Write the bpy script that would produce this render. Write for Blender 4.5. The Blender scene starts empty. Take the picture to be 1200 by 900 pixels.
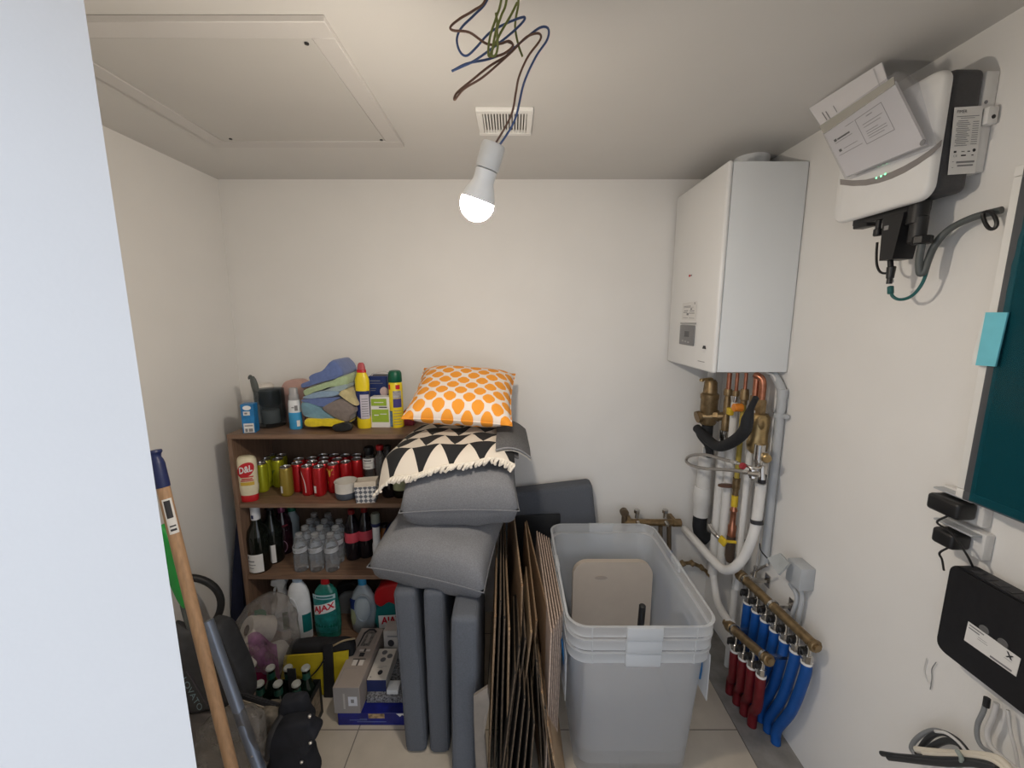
import bpy, bmesh, math, random
from mathutils import Vector, Matrix, Euler, noise

SC = bpy.context.scene
COL = SC.collection
R = math.radians
rnd = random.Random(7)

# ------------------------------------------------------------------ camera model
F = 480.0; CX = 600.0; CY = 450.0; PIT = math.atan(78 / 480.0); H = 1.54
_c, _s = math.cos(PIT), math.sin(PIT)

def U(x, y, X=None, Y=None, Z=None):
    """pixel of the 1200x900 frame -> world point on a plane of the room"""
    u = (x - CX) / F; v = (CY - y) / F
    d = Vector((u, _c + v * _s, -_s + v * _c))
    k = X / d.x if X is not None else (Y / d.y if Y is not None else (Z - H) / d.z)
    return Vector((0, 0, H)) + d * k

def depth(p):
    return p.y * _c - (p.z - H) * _s

cam = bpy.data.objects.new('camera', bpy.data.cameras.new('camera'))
COL.objects.link(cam)
cam.location = (0, 0, H); cam.rotation_euler = (R(90) - PIT, 0, 0)
cam.data.sensor_width = 36; cam.data.lens = 36 * F / 1200; cam.data.clip_start = 0.02
SC.camera = cam
SC.view_settings.view_transform = 'Standard'; SC.view_settings.look = 'None'
SC.view_settings.gamma = 1; SC.view_settings.use_curve_mapping = False
SC.view_settings.exposure = 0.0

# ------------------------------------------------------------------ materials
MATS = {}
def M(name, col=(0.8, 0.8, 0.8), rough=0.5, metal=0.0, var=0.06, scale=30, bump=0.0, bscale=200, alpha=1.0,
      trans=0.0, ior=1.45, emit=None, estr=0.0, spec=0.5, coat=0.0, sheen=0.0, stretch=None):
    if name in MATS: return MATS[name]
    m = bpy.data.materials.new(name); m.use_nodes = True
    nt = m.node_tree; p = nt.nodes['Principled BSDF']
    def S(k, v):
        if k in p.inputs: p.inputs[k].default_value = v
    S('Roughness', rough); S('Metallic', metal); S('Alpha', alpha); S('Transmission Weight', trans); S('IOR', ior)
    S('Specular IOR Level', spec); S('Coat Weight', coat); S('Sheen Weight', sheen)
    tc = nt.nodes.new('ShaderNodeTexCoord')
    src = tc.outputs['Object']
    if stretch:
        mp = nt.nodes.new('ShaderNodeMapping'); mp.inputs['Scale'].default_value = stretch
        nt.links.new(src, mp.inputs['Vector']); src = mp.outputs['Vector']
    nz = nt.nodes.new('ShaderNodeTexNoise'); nz.inputs['Scale'].default_value = scale; nz.inputs['Detail'].default_value = 4
    nt.links.new(src, nz.inputs['Vector'])
    rp = nt.nodes.new('ShaderNodeValToRGB')
    c = Vector(col)
    rp.color_ramp.elements[0].position = 0.3; rp.color_ramp.elements[1].position = 0.7
    rp.color_ramp.elements[0].color = (*(c * (1 - var)), 1); rp.color_ramp.elements[1].color = (*[min(1, q * (1 + var)) for q in c], 1)
    nt.links.new(nz.outputs['Fac'], rp.inputs['Fac']); nt.links.new(rp.outputs['Color'], p.inputs['Base Color'])
    if bump:
        n2 = nt.nodes.new('ShaderNodeTexNoise'); n2.inputs['Scale'].default_value = bscale; n2.inputs['Detail'].default_value = 3
        nt.links.new(src, n2.inputs['Vector'])
        b = nt.nodes.new('ShaderNodeBump'); b.inputs['Strength'].default_value = bump; b.inputs['Distance'].default_value = 0.002
        nt.links.new(n2.outputs['Fac'], b.inputs['Height']); nt.links.new(b.outputs['Normal'], p.inputs['Normal'])
    if emit:
        S('Emission Color', (*emit, 1)); S('Emission Strength', estr)
    MATS[name] = m
    return m

def film(name, col, opacity, rough=0.15, gloss=0.12, transl=0.5, scale=0, tint=None):
    """thin clear or milky plastic: straight-through light, some diffuse body, a gloss coat"""
    if name in MATS: return MATS[name]
    m = bpy.data.materials.new(name); m.use_nodes = True
    nt = m.node_tree; nt.nodes.clear()
    N = nt.nodes.new; L = nt.links.new
    out = N('ShaderNodeOutputMaterial')
    tr = N('ShaderNodeBsdfTransparent'); tr.inputs['Color'].default_value = (*(tint or [0.5 + 0.5 * q for q in col]), 1)
    df = N('ShaderNodeBsdfDiffuse'); df.inputs['Color'].default_value = (*col, 1)
    tl = N('ShaderNodeBsdfTranslucent'); tl.inputs['Color'].default_value = (*col, 1)
    mx = N('ShaderNodeMixShader'); mx.inputs[0].default_value = transl
    L(df.outputs[0], mx.inputs[1]); L(tl.outputs[0], mx.inputs[2])
    m2 = N('ShaderNodeMixShader')
    if scale:
        tc = N('ShaderNodeTexCoord'); nz = N('ShaderNodeTexNoise'); nz.inputs['Scale'].default_value = scale; nz.inputs['Detail'].default_value = 3
        L(tc.outputs['Object'], nz.inputs['Vector'])
        mr = N('ShaderNodeMapRange'); mr.inputs['From Min'].default_value = .3; mr.inputs['From Max'].default_value = .7
        mr.inputs['To Min'].default_value = opacity * .5; mr.inputs['To Max'].default_value = min(1, opacity * 1.5)
        L(nz.outputs['Fac'], mr.inputs['Value']); L(mr.outputs['Result'], m2.inputs[0])
    else:
        m2.inputs[0].default_value = opacity
    L(tr.outputs[0], m2.inputs[1]); L(mx.outputs[0], m2.inputs[2])
    gl = N('ShaderNodeBsdfGlossy'); gl.inputs['Roughness'].default_value = rough
    lw = N('ShaderNodeLayerWeight'); lw.inputs['Blend'].default_value = 0.25
    mm = N('ShaderNodeMath'); mm.operation = 'MULTIPLY'; mm.inputs[1].default_value = gloss * 4
    L(lw.outputs['Fresnel'], mm.inputs[0])
    m3 = N('ShaderNodeMixShader'); L(mm.outputs[0], m3.inputs[0])
    L(m2.outputs[0], m3.inputs[1]); L(gl.outputs[0], m3.inputs[2]); L(m3.outputs[0], out.inputs['Surface'])
    MATS[name] = m
    return m

def nodes_mat(name, rough=0.7):
    m = bpy.data.materials.new(name); m.use_nodes = True
    p = m.node_tree.nodes['Principled BSDF']; p.inputs['Roughness'].default_value = rough
    MATS[name] = m
    return m, m.node_tree, p

# ------------------------------------------------------------------ mesh builders
def B(): return bmesh.new()

def box(bm, c, s, rot=None, bev=0.0, seg=2):
    """box with centre c, size s; optional rounded edges"""
    t = bmesh.new()
    bmesh.ops.create_cube(t, size=1.0)
    bmesh.ops.scale(t, vec=Vector(s), verts=t.verts)
    if bev:
        bmesh.ops.bevel(t, geom=list(t.edges), offset=min(bev, min(s) * 0.49), segments=seg, profile=0.5, affect='EDGES')
    m = Matrix.Translation(Vector(c)) @ (rot.to_4x4() if rot is not None else Matrix.Identity(4))
    bmesh.ops.transform(t, matrix=m, verts=t.verts)
    merge(bm, t); return bm

def merge(bm, t):
    me = bpy.data.meshes.new('tmp'); t.to_mesh(me); t.free(); bm.from_mesh(me); bpy.data.meshes.remove(me)

def bx(x0, x1, y0, y1, z0, z1, bev=0.0, seg=2):
    return box(B(), ((x0 + x1) / 2, (y0 + y1) / 2, (z0 + z1) / 2), (x1 - x0, y1 - y0, z1 - z0), None, bev, seg)

def lathe(bm, prof, seg=24, m=None, capb=True, capt=True, sq=None):
    """revolve (r,z) about Z; sq=(ax,ay) squashes the section"""
    ax, ay = sq or (1, 1)
    rings = []
    for r, z in prof:
        r = max(r, 1e-5)
        ring = [bm.verts.new((ax * r * math.cos(2 * math.pi * i / seg), ay * r * math.sin(2 * math.pi * i / seg), z)) for i in range(seg)]
        rings.append(ring)
    nv = [v for r_ in rings for v in r_]
    for a, b in zip(rings, rings[1:]):
        for i in range(seg):
            bm.faces.new((a[i], a[(i + 1) % seg], b[(i + 1) % seg], b[i]))
    if capb: bm.faces.new(list(reversed(rings[0])))
    if capt: bm.faces.new(rings[-1])
    if m is not None: bmesh.ops.transform(bm, matrix=m, verts=nv)
    return bm

def spline(pts, n=6, closed=False):
    """Catmull-Rom through pts"""
    P = [Vector(p) for p in pts]
    if len(P) < 3: return P
    out = []
    N = len(P)
    rng = range(N) if closed else range(N - 1)
    for i in rng:
        p0 = P[(i - 1) % N] if (closed or i > 0) else P[0] * 2 - P[1]
        p1 = P[i]; p2 = P[(i + 1) % N]
        p3 = P[(i + 2) % N] if (closed or i + 2 < N) else P[-1] * 2 - P[-2]
        for k in range(n):
            t = k / n
            out.append(0.5 * ((2 * p1) + (p2 - p0) * t + (2 * p0 - 5 * p1 + 4 * p2 - p3) * t * t + (3 * p1 - p0 - 3 * p2 + p3) * t ** 3))
    if not closed: out.append(P[-1])
    return out

def tube(bm, pts, r, seg=12, n=6, closed=False, flat=None):
    P = spline(pts, n, closed) if n > 1 else [Vector(p) for p in pts]
    N = len(P)
    rr = r if isinstance(r, (list, tuple)) else None
    rings = []; up = None
    for i in range(N):
        a = P[(i - 1) % N] if (closed or i) else P[i]
        b = P[(i + 1) % N] if (closed or i < N - 1) else P[i]
        t = (b - a).normalized() if (b - a).length > 1e-9 else Vector((0, 0, 1))
        if up is None:
            up = Vector((0, 0, 1)) if abs(t.z) < 0.9 else Vector((1, 0, 0))
        up = (up - t * up.dot(t))
        up = up.normalized() if up.length > 1e-6 else t.orthogonal().normalized()
        sd = t.cross(up)
        if rr:
            f = i / max(1, N - 1) * (len(rr) - 1); k = min(int(f), len(rr) - 2); q = rr[k] + (rr[k + 1] - rr[k]) * (f - k)
        else: q = r
        fa, fb = flat or (1, 1)
        rings.append([bm.verts.new(P[i] + (sd * math.cos(2 * math.pi * j / seg) * fa + up * math.sin(2 * math.pi * j / seg) * fb) * q) for j in range(seg)])
    for i in range(N if closed else N - 1):
        a, b = rings[i], rings[(i + 1) % N]
        for j in range(seg):
            bm.faces.new((a[j], a[(j + 1) % seg], b[(j + 1) % seg], b[j]))
    if not closed:
        bm.faces.new(list(reversed(rings[0]))); bm.faces.new(rings[-1])
    return bm

def cyl(bm, a, b, r, seg=16, r2=None, bev=0.0):
    a = Vector(a); b = Vector(b); L = (b - a).length
    r2 = r if r2 is None else r2
    q = (b - a).to_track_quat('Z', 'Y').to_matrix().to_4x4()
    e = min(bev, L * .4, r * .5)
    prof = [(r, 0), (r2, L)] if not e else [(r - e, 0), (r, e), (r2, L - e), (r2 - e, L)]
    return lathe(bm, prof, seg, Matrix.Translation(a) @ q)

def prism(bm, poly, off):
    """extrude a planar polygon (world points) by vector off"""
    off = Vector(off)
    a = [bm.verts.new(Vector(p)) for p in poly]; b = [bm.verts.new(Vector(p) + off) for p in poly]
    n = len(a)
    bm.faces.new(list(reversed(a))); bm.faces.new(b)
    for i in range(n): bm.faces.new((a[i], a[(i + 1) % n], b[(i + 1) % n], b[i]))
    return bm

def rrect(w, h, r, n=5):
    pts = []
    for cx, cy, a0 in ((w / 2 - r, h / 2 - r, 0), (-w / 2 + r, h / 2 - r, 90), (-w / 2 + r, -h / 2 + r, 180), (w / 2 - r, -h / 2 + r, 270)):
        for k in range(n + 1):
            a = R(a0 + 90 * k / n); pts.append((cx + r * math.cos(a), cy + r * math.sin(a)))
    return pts

def grid(bm, nu, nv, fn, uv=True):
    """sheet of (nu+1)x(nv+1) points fn(u,v); UVs kept"""
    vs = [[bm.verts.new(Vector(fn(i / nu, j / nv))) for j in range(nv + 1)] for i in range(nu + 1)]
    lay = bm.loops.layers.uv.verify()
    for i in range(nu):
        for j in range(nv):
            f = bm.faces.new((vs[i][j], vs[i + 1][j], vs[i + 1][j + 1], vs[i][j + 1]))
            for l, (a, b) in zip(f.loops, ((i, j), (i + 1, j), (i + 1, j + 1), (i, j + 1))):
                l[lay].uv = (a / nu, b / nv)
    return bm

def thick(bm, t):
    bmesh.ops.recalc_face_normals(bm, faces=bm.faces)
    bmesh.ops.solidify(bm, geom=list(bm.faces), thickness=t)
    return bm

def jitter(bm, amp, sc, seed=0):
    o = Vector((seed * 3.1, seed * 7.7, seed * 1.3))
    for v in bm.verts:
        n = noise.noise_vector(v.co * sc + o); v.co += n * amp
    return bm

def pillow_bm(sx, sy, h, seed=0, pinch=0.07, amp=0.006, n=26, fat=0.45):
    bm = B()
    def side(sg):
        def fn(u, v):
            a = 2 * u - 1; b = 2 * v - 1
            x = sx / 2 * a * (1 - pinch * (1 - b * b) * abs(a) ** 2)
            y = sy / 2 * b * (1 - pinch * (1 - a * a) * abs(b) ** 2)
            t = max(0, (1 - a ** 4) * (1 - b ** 4)) ** fat
            z = sg * h / 2 * t
            nn = noise.noise(Vector((x * 11 + seed, y * 11, seed * 3.3 + sg))) + .5 * noise.noise(Vector((x * 27, y * 27 + seed, sg)))
            return (x, y, z + nn * amp * min(1, t * 3))
        return fn
    grid(bm, n, n, side(1)); grid(bm, n, n, side(-1))
    bmesh.ops.remove_doubles(bm, verts=bm.verts, dist=1e-5)
    bmesh.ops.recalc_face_normals(bm, faces=bm.faces)
    return bm

def disc_bm(f, cx, cy, rx, ry, shear=0.0, n=28, k=6):
    """printed oval that follows a curved surface f(s,t)"""
    bm = B(); P = lambda q, a: f(cx + rx * q * math.cos(a), cy + ry * q * math.sin(a) + shear * q * math.cos(a))
    rings = [[bm.verts.new(P(j / k, 2 * math.pi * i / n)) for i in range(n)] for j in range(1, k + 1)]
    c = bm.verts.new(P(0, 0))
    for i in range(n): bm.faces.new((c, rings[0][i], rings[0][(i + 1) % n]))
    for a_, b_ in zip(rings, rings[1:]):
        for i in range(n): bm.faces.new((a_[i], b_[i], b_[(i + 1) % n], a_[(i + 1) % n]))
    return bm

def text_bm(s, mapfn, region, bold=0.0):
    """letters of s fitted into region (s0,t0,s1,t1) of a surface mapfn(s,t)"""
    cu = bpy.data.curves.new('t', 'FONT'); cu.body = s; cu.resolution_u = 3; cu.offset = bold
    ob = bpy.data.objects.new('t', cu); COL.objects.link(ob)
    dg = bpy.context.evaluated_depsgraph_get(); dg.update()
    me = bpy.data.meshes.new_from_object(ob.evaluated_get(dg))
    bm = B(); bm.from_mesh(me)
    bpy.data.objects.remove(ob); bpy.data.curves.remove(cu); bpy.data.meshes.remove(me)
    xs = [v.co.x for v in bm.verts]; ys = [v.co.y for v in bm.verts]
    x0, x1, y0, y1 = min(xs), max(xs), min(ys), max(ys)
    s0, t0, s1, t1 = region
    for v in bm.verts:
        a = (v.co.x - x0) / (x1 - x0); b = (v.co.y - y0) / max(1e-6, y1 - y0)
        v.co = Vector(mapfn(s0 + (s1 - s0) * a, t0 + (t1 - t0) * b))
    return bm

def rects_bm(mapfn, rects, n=1):
    """flat printed bars (s0,t0,s1,t1) on the surface"""
    bm = B()
    for (s0, t0, s1, t1) in rects:
        grid(bm, max(1, n), 1, lambda u, v: mapfn(s0 + (s1 - s0) * u, t0 + (t1 - t0) * v))
    return bm

def quadmap(a, b, c, d, off=(0, 0, 0)):
    """bilinear map: a=(0,0) b=(1,0) c=(1,1) d=(0,1)"""
    a, b, c, d, o = map(Vector, (a, b, c, d, off))
    return lambda s, t: a * (1 - s) * (1 - t) + b * s * (1 - t) + c * s * t + d * (1 - s) * t + o

def cylmap(r, z0, z1, a0, a1, ax=1, ay=1):
    """s runs a0..a1 degrees around the front (-Y) of a cylinder, t runs z0..z1"""
    def fn(s, t):
        a = R(a0 + (a1 - a0) * s)
        return (ax * r * math.sin(a), -ay * r * math.cos(a), z0 + (z1 - z0) * t)
    return fn

# ------------------------------------------------------------------ object helpers
def finish(me, smooth=True, ang=40):
    if smooth:
        for p in me.polygons: p.use_smooth = True
        me.set_sharp_from_angle(angle=R(ang))

def obj(name, bm, mat, parent=None, world=False, label=None, smooth=True, ang=40):
    if world and parent is not None:
        bmesh.ops.translate(bm, verts=bm.verts, vec=-Vector(parent.location))
    bmesh.ops.recalc_face_normals(bm, faces=bm.faces) if False else None
    me = bpy.data.meshes.new(name); bm.to_mesh(me); bm.free()
    finish(me, smooth, ang)
    if isinstance(mat, (list, tuple)):
        for q in mat: me.materials.append(q)
    else: me.materials.append(mat)
    o = bpy.data.objects.new(name, me); COL.objects.link(o)
    if parent is not None: o.parent = parent
    if label: o['label'] = label
    return o

def ow(name, bm, mat, parent, **k): return obj(name, bm, mat, parent, world=True, **k)

def tag(o, label, cat, group=None):
    o['label'] = label; o['category'] = cat
    if group: o['group'] = group
    return o

def thing(name, label, cat, loc=(0, 0, 0), rz=0.0, group=None, rot=None):
    o = bpy.data.objects.new(name, None); COL.objects.link(o); o.empty_display_size = 0.05
    o.location = loc; o.rotation_euler = rot or (0, 0, rz)
    return tag(o, label, cat, group)

def solo(name, bm, mat, label, cat, group=None, smooth=True, ang=40):
    """one-mesh thing built in world coordinates; origin moved to the base of its box"""
    xs = [v.co.x for v in bm.verts]; ys = [v.co.y for v in bm.verts]; zs = [v.co.z for v in bm.verts]
    b = Vector(((min(xs) + max(xs)) / 2, (min(ys) + max(ys)) / 2, min(zs)))
    bmesh.ops.translate(bm, verts=bm.verts, vec=-b)
    o = obj(name, bm, mat, None, smooth=smooth, ang=ang); o.location = b
    return tag(o, label, cat, group)

def struct(name, bm, mat, smooth=False):
    o = obj(name, bm, mat, smooth=smooth); o['kind'] = 'structure'
    return o

def dup(root, loc, rz=None, label=None):
    r = root.copy(); COL.objects.link(r); r.location = loc
    if rz is not None: r.rotation_euler = (0, 0, rz)
    if label: r['label'] = label
    for ch in list(root.children):
        c = ch.copy(); COL.objects.link(c); c.parent = r
        for g in list(ch.children):
            d = g.copy(); COL.objects.link(d); d.parent = c
    return r
# ================================================================== SETTING
XL, XR, YB, ZC = -1.313, 1.013, 1.95, 2.148
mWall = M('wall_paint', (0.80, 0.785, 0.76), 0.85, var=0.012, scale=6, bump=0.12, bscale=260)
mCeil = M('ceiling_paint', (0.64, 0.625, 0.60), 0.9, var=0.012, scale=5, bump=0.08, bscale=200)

# floor tiles
mTile, nt, p = nodes_mat('floor_tile', 0.45)
N = nt.nodes.new; L = nt.links.new
geo = N('ShaderNodeNewGeometry'); mp = N('ShaderNodeMapping'); mp.inputs['Location'].default_value = (0.581, -1.32, 0)
L(geo.outputs['Position'], mp.inputs['Vector'])
br = N('ShaderNodeTexBrick'); br.offset = 0; br.squash = 1
br.inputs['Scale'].default_value = 1.0; br.inputs['Brick Width'].default_value = 0.4777; br.inputs['Row Height'].default_value = 0.4777
br.inputs['Mortar Size'].default_value = 0.0022; br.inputs['Mortar Smooth'].default_value = 0.1
br.inputs['Color1'].default_value = (0.60, 0.53, 0.435, 1); br.inputs['Color2'].default_value = (0.57, 0.505, 0.415, 1); br.inputs['Mortar'].default_value = (0.22, 0.19, 0.16, 1)
L(mp.outputs['Vector'], br.inputs['Vector'])
nz = N('ShaderNodeTexNoise'); nz.inputs['Scale'].default_value = 14; nz.inputs['Detail'].default_value = 6; L(geo.outputs['Position'], nz.inputs['Vector'])
mx = N('ShaderNodeMix'); mx.data_type = 'RGBA'; mx.blend_type = 'MULTIPLY'; mx.inputs['Factor'].default_value = 0.25
L(br.outputs['Color'], mx.inputs['A']); L(nz.outputs['Fac'], mx.inputs['B']); L(mx.outputs['Result'], p.inputs['Base Color'])
bp = N('ShaderNodeBump'); bp.inputs['Strength'].default_value = 0.3; bp.inputs['Distance'].default_value = 0.001; bp.invert = True
L(br.outputs['Fac'], bp.inputs['Height']); L(bp.outputs['Normal'], p.inputs['Normal'])

struct('floor', bx(XL - 0.15, 0.852, 0.2, YB + 0.15, -0.08, 0.0), mTile)
mScreed = M('screed', (0.25, 0.235, 0.215), 0.8, var=0.2, scale=18, bump=0.3, bscale=120)
struct('floor_strip', bx(0.854, XR + 0.15, 0.2, YB + 0.15, -0.08, -0.002), mScreed)
struct('ground', bx(-4, 4, -4, 0.2, -0.08, -0.002), M('yard_paving', (0.28, 0.28, 0.29), 0.8, var=0.1, scale=3))
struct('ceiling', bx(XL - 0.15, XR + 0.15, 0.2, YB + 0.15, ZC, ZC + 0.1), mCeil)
struct('wall_back', bx(XL - 0.15, XR + 0.15, YB, YB + 0.12, 0, ZC), mWall)
struct('wall_left', bx(XL - 0.12, XL, 0.3, YB, 0, ZC), mWall)
struct('wall_right', bx(XR, XR + 0.12, 0.3, YB, -0.002, ZC), mWall)
# front wall with the doorway the picture is taken from
wf = B()
wp = [(-0.40, 0.435), (-1.00, -0.165), (XL - 0.5, -0.165), (XL - 0.5, 0.46), (XL, 0.46), (XL, 0.436)]
prism(wf, [(x, y, 0) for x, y in wp], (0, 0, ZC)); bmesh.ops.recalc_face_normals(wf, faces=wf.faces)
struct('wall_front', wf, M('front_wall_paint', (0.84, 0.84, 0.84), 0.8, var=0.01, scale=5, bump=0.1, bscale=220))
struct('wall_front_right', bx(0.665, XR + 0.12, 0.2, 0.435, 0, ZC), mWall)
struct('wall_front_lintel', bx(-0.62, 0.665, 0.2, 0.430, 1.86, ZC), mWall)

# ---------------------------------------------------------------- ceiling hatch
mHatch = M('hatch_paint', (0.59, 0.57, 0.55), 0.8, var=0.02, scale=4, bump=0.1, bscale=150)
hx0, hx1, hy0, hy1 = -1.041, -0.382, 0.942, 1.569
t = thing('access_hatch', 'square white access hatch set flat in the ceiling', 'ceiling hatch', ((hx0 + hx1) / 2, (hy0 + hy1) / 2, ZC))
fw = 0.05
b = B()
for x0, x1, y0, y1 in ((hx0, hx1, hy0, hy0 + fw), (hx0, hx1, hy1 - fw, hy1), (hx0, hx0 + fw, hy0 + fw, hy1 - fw), (hx1 - fw, hx1, hy0 + fw, hy1 - fw)):
    box(b, ((x0 + x1) / 2, (y0 + y1) / 2, ZC - 0.007), (x1 - x0, y1 - y0, 0.0138), None, 0.0015, 1)
ow('hatch_frame', b, mHatch, t)
ow('hatch_panel', bx(hx0 + fw + .002, hx1 - fw - .002, hy0 + fw + .002, hy1 - fw - .002, ZC - 0.012, ZC - 0.0005, 0.001, 1), M('hatch_panel_paint', (0.55, 0.535, 0.51), 0.85, var=0.02, scale=4), t)
for x, y in ((hx1 - fw - .02, hy0 + fw + .018), (hx0 + fw + .04, hy1 - fw - .02), (hx1 - fw - .012, hy1 - fw - .012)):
    b = B(); cyl(b, (x, y, ZC - .0145), (x, y, ZC - .011), .005, 12)
    ow('latch', b, M('dark_metal', (0.05, 0.05, 0.05), 0.4, metal=0.8), t, label='small dark latch')

# ---------------------------------------------------------------- ceiling vent
mWhite = M('white_plastic', (0.82, 0.81, 0.78), 0.4, var=0.01)
t = thing('ceiling_vent', 'white square slatted vent grille on the ceiling behind the bulb', 'vent', (-0.022, 1.39, ZC))
vx0, vx1, vy0, vy1 = -0.107, 0.063, 1.31, 1.475
b = B(); e = .018; z0 = ZC - .012
for x0, x1, y0, y1 in ((vx0, vx1, vy0, vy0 + e), (vx0, vx1, vy1 - e, vy1), (vx0, vx0 + e, vy0 + e, vy1 - e), (vx1 - e, vx1, vy0 + e, vy1 - e)):
    box(b, ((x0 + x1) / 2, (y0 + y1) / 2, z0 + .0055), (x1 - x0, y1 - y0, .013), None, .002, 1)
ow('vent_frame', b, mWhite, t)
b = B()
for i in range(15):
    x = vx0 + e + .0045 + i * (vx1 - vx0 - 2 * e - .009) / 14
    box(b, (x, (vy0 + vy1) / 2, z0 + .006), (.0048, vy1 - vy0 - 2 * e, .010))
ow('slats', b, mWhite, t)
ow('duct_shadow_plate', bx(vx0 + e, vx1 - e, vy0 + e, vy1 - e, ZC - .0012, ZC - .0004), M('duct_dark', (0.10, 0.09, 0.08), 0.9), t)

# ---------------------------------------------------------------- bulb on its wires
BULB = U(559, 239, Y=0.80); SOCK = U(575, 183, Y=0.785)
ax = (SOCK - BULB).normalized()
qm = ax.to_track_quat('Z', 'Y').to_matrix().to_4x4()
t = thing('hanging_bulb', 'lit frosted bulb in a white socket hanging from bare wires', 'light bulb', BULB)
rb = .031
prof = [(1e-4, -rb)] + [(rb * math.sin(R(a)), -rb * math.cos(R(a))) for a in range(10, 101, 6)]
b = lathe(B(), prof, 32, Matrix.Translation(BULB) @ qm)
mBulb = M('bulb_glow', (1, 0.95, 0.85), 0.4, emit=(1.0, 0.885, 0.74), estr=590)
ow('glass_globe', b, mBulb, t)
b = lathe(B(), [(rb * .96, rb * .21), (rb * 1.0, rb * .22), (.029, .017), (.0235, .030), (.0195, .039), (.019, .046), (.0195, .058), (.017, .060)], 28, Matrix.Translation(BULB) @ qm); ow('bulb_collar', b, mWhite, t)
b = lathe(B(), [(.0205, .0605), (.0215, .064), (.0215, .098), (.0195, .103), (.004, .103)], 28, Matrix.Translation(BULB) @ qm)
ow('socket', b, M('porcelain', (0.66, 0.65, 0.62), 0.35, var=0.01), t)
top = BULB + ax * .100
mBlueW = M('wire_blue', (0.05, 0.09, 0.22), 0.5); mBrownW = M('wire_brown', (0.13, 0.07, 0.05), 0.5); mGreenW = M('wire_green_yellow', (0.16, 0.19, 0.05), 0.5)
CW = (589, -60)
def wy(pts, y0=0.785, dy=0.0): return [U(x, y, Y=y0 + dy * i) for i, (x, y) in enumerate(pts)]
A = [(x * .3111 + 480, y * .3111) for x, y in ((345, 535), (395, 455), (430, 315), (475, 215), (518, 150), (522, 108), (490, 105), (430, 150), (380, 190), (300, 222), (215, 240), (160, 268))]
b = tube(B(), [top + Vector((.004, 0, -.008))] + wy(A[1:], .782, .001), .0019, 8)
ow('blue_wire', b, mBlueW, t, label='blue wire from the socket')
Bp = [(x * .3111 + 480, y * .3111) for x, y in ((325, 525), (380, 440), (400, 350), (412, 290), (445, 215), (492, 150), (485, 126), (440, 140), (385, 195), (330, 245), (270, 295), (205, 335), (170, 376), (178, 350), (240, 298), (300, 250), (372, 205), (390, 170), (365, 155))]
b = tube(B(), [top + Vector((-.004, 0, -.008))] + wy(Bp[1:], .776, .001), .0019, 8)
ow('brown_wire', b, mBrownW, t, label='brown wire from the socket')
def wire(name, px, mat, lab, y0):
    pts = [(x * .3111 + 480, y * .3111) for x, y in px]
    base = U(pts[0][0], pts[0][1], Y=y0)
    w = [Vector((-.012 + (pts[0][0] - 590) * .0004, y0 + .002, ZC - .0005)), Vector((base.x * .6 - .003, y0, (base.z + ZC) / 2))] + wy(pts, y0, .0008)
    solo(name, tube(B(), w, .0019, 8), mat, lab, 'wire', 'loose ceiling wires')
wire('ceiling_wire', ((285, 0), (240, 40), (190, 70), (155, 100), (165, 115), (225, 122), (290, 165), (340, 165), (375, 155), (388, 175), (350, 205), (300, 215)), mBrownW, 'loose brown ceiling wire with a wide loop to one side', .755)
wire('ceiling_wire', ((292, 0), (245, 55), (195, 105), (178, 150), (190, 195), (215, 210), (250, 180), (300, 125), (360, 90), (425, 65), (432, 75), (400, 110), (340, 160), (250, 225), (200, 250), (158, 268)), mBlueW, 'loose blue ceiling wire curling down in an open loop', .765)
wire('ceiling_wire', ((345, 0), (325, 70), (305, 130), (297, 180), (299, 212), (315, 180), (345, 120), (380, 60), (405, 10)), mGreenW, 'green and yellow ceiling wire folded back on itself', .745)
wire('ceiling_wire', ((410, 0), (400, 70), (398, 110), (410, 170), (425, 213)), mGreenW, 'single green ceiling wire with a straight hanging end', .80)
wire('ceiling_wire', ((365, 0), (345, 60), (330, 110), (332, 170), (325, 205), (310, 208), (318, 150), (330, 90), (325, 50)), mGreenW, 'thin green ceiling wire looped between the coloured wires', .735)
b = lathe(B(), [(.028, -.02), (.032, 0)], 24, Matrix.Translation((-.012, .765, ZC)))
solo('ceiling_rose', b, mWhite, 'white round wire outlet on the ceiling above the hanging wires', 'ceiling outlet')

# ================================================================== LIGHT
w = bpy.data.worlds.new('daylight'); SC.world = w; w.use_nodes = True
w.node_tree.nodes['Background'].inputs['Color'].default_value = (0.84, 0.90, 1.0, 1)
w.node_tree.nodes['Background'].inputs['Strength'].default_value = 1.46
# ================================================================== BOOKCASE
SX0, SX1, SY0, SY1 = -1.182, -0.382, 1.64, 1.92
ZT, Z2, Z3, Z4 = 1.062, 0.755, 0.419, 0.085
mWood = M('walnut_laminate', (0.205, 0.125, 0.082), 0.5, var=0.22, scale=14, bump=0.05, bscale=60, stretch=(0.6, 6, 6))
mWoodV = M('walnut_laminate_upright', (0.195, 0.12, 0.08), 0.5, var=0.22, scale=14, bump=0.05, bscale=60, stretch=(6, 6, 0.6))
mBackShaded = M('walnut_back_board_shaded', (0.105, 0.068, 0.048), 0.6, var=0.15, scale=14, stretch=(6, 6, 0.6))  # board tone darkened: the shade inside the shelves is put into the colour
t = thing('bookcase', 'brown walnut bookcase full of drinks and cleaning products against the back wall', 'bookcase', ((SX0 + SX1) / 2, (SY0 + SY1) / 2, 0))
ow('side_panel', bx(SX0, SX0 + .018, SY0, SY1, 0, ZT - .021, .0008, 1), mWoodV, t)
ow('side_panel', bx(SX1 - .018, SX1, SY0, SY1, 0, ZT - .021, .0008, 1), mWoodV, t)
ow('top_panel', bx(SX0, SX1, SY0 - .001, SY1, ZT - .020, ZT, .0008, 1), mWood, t)
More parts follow.
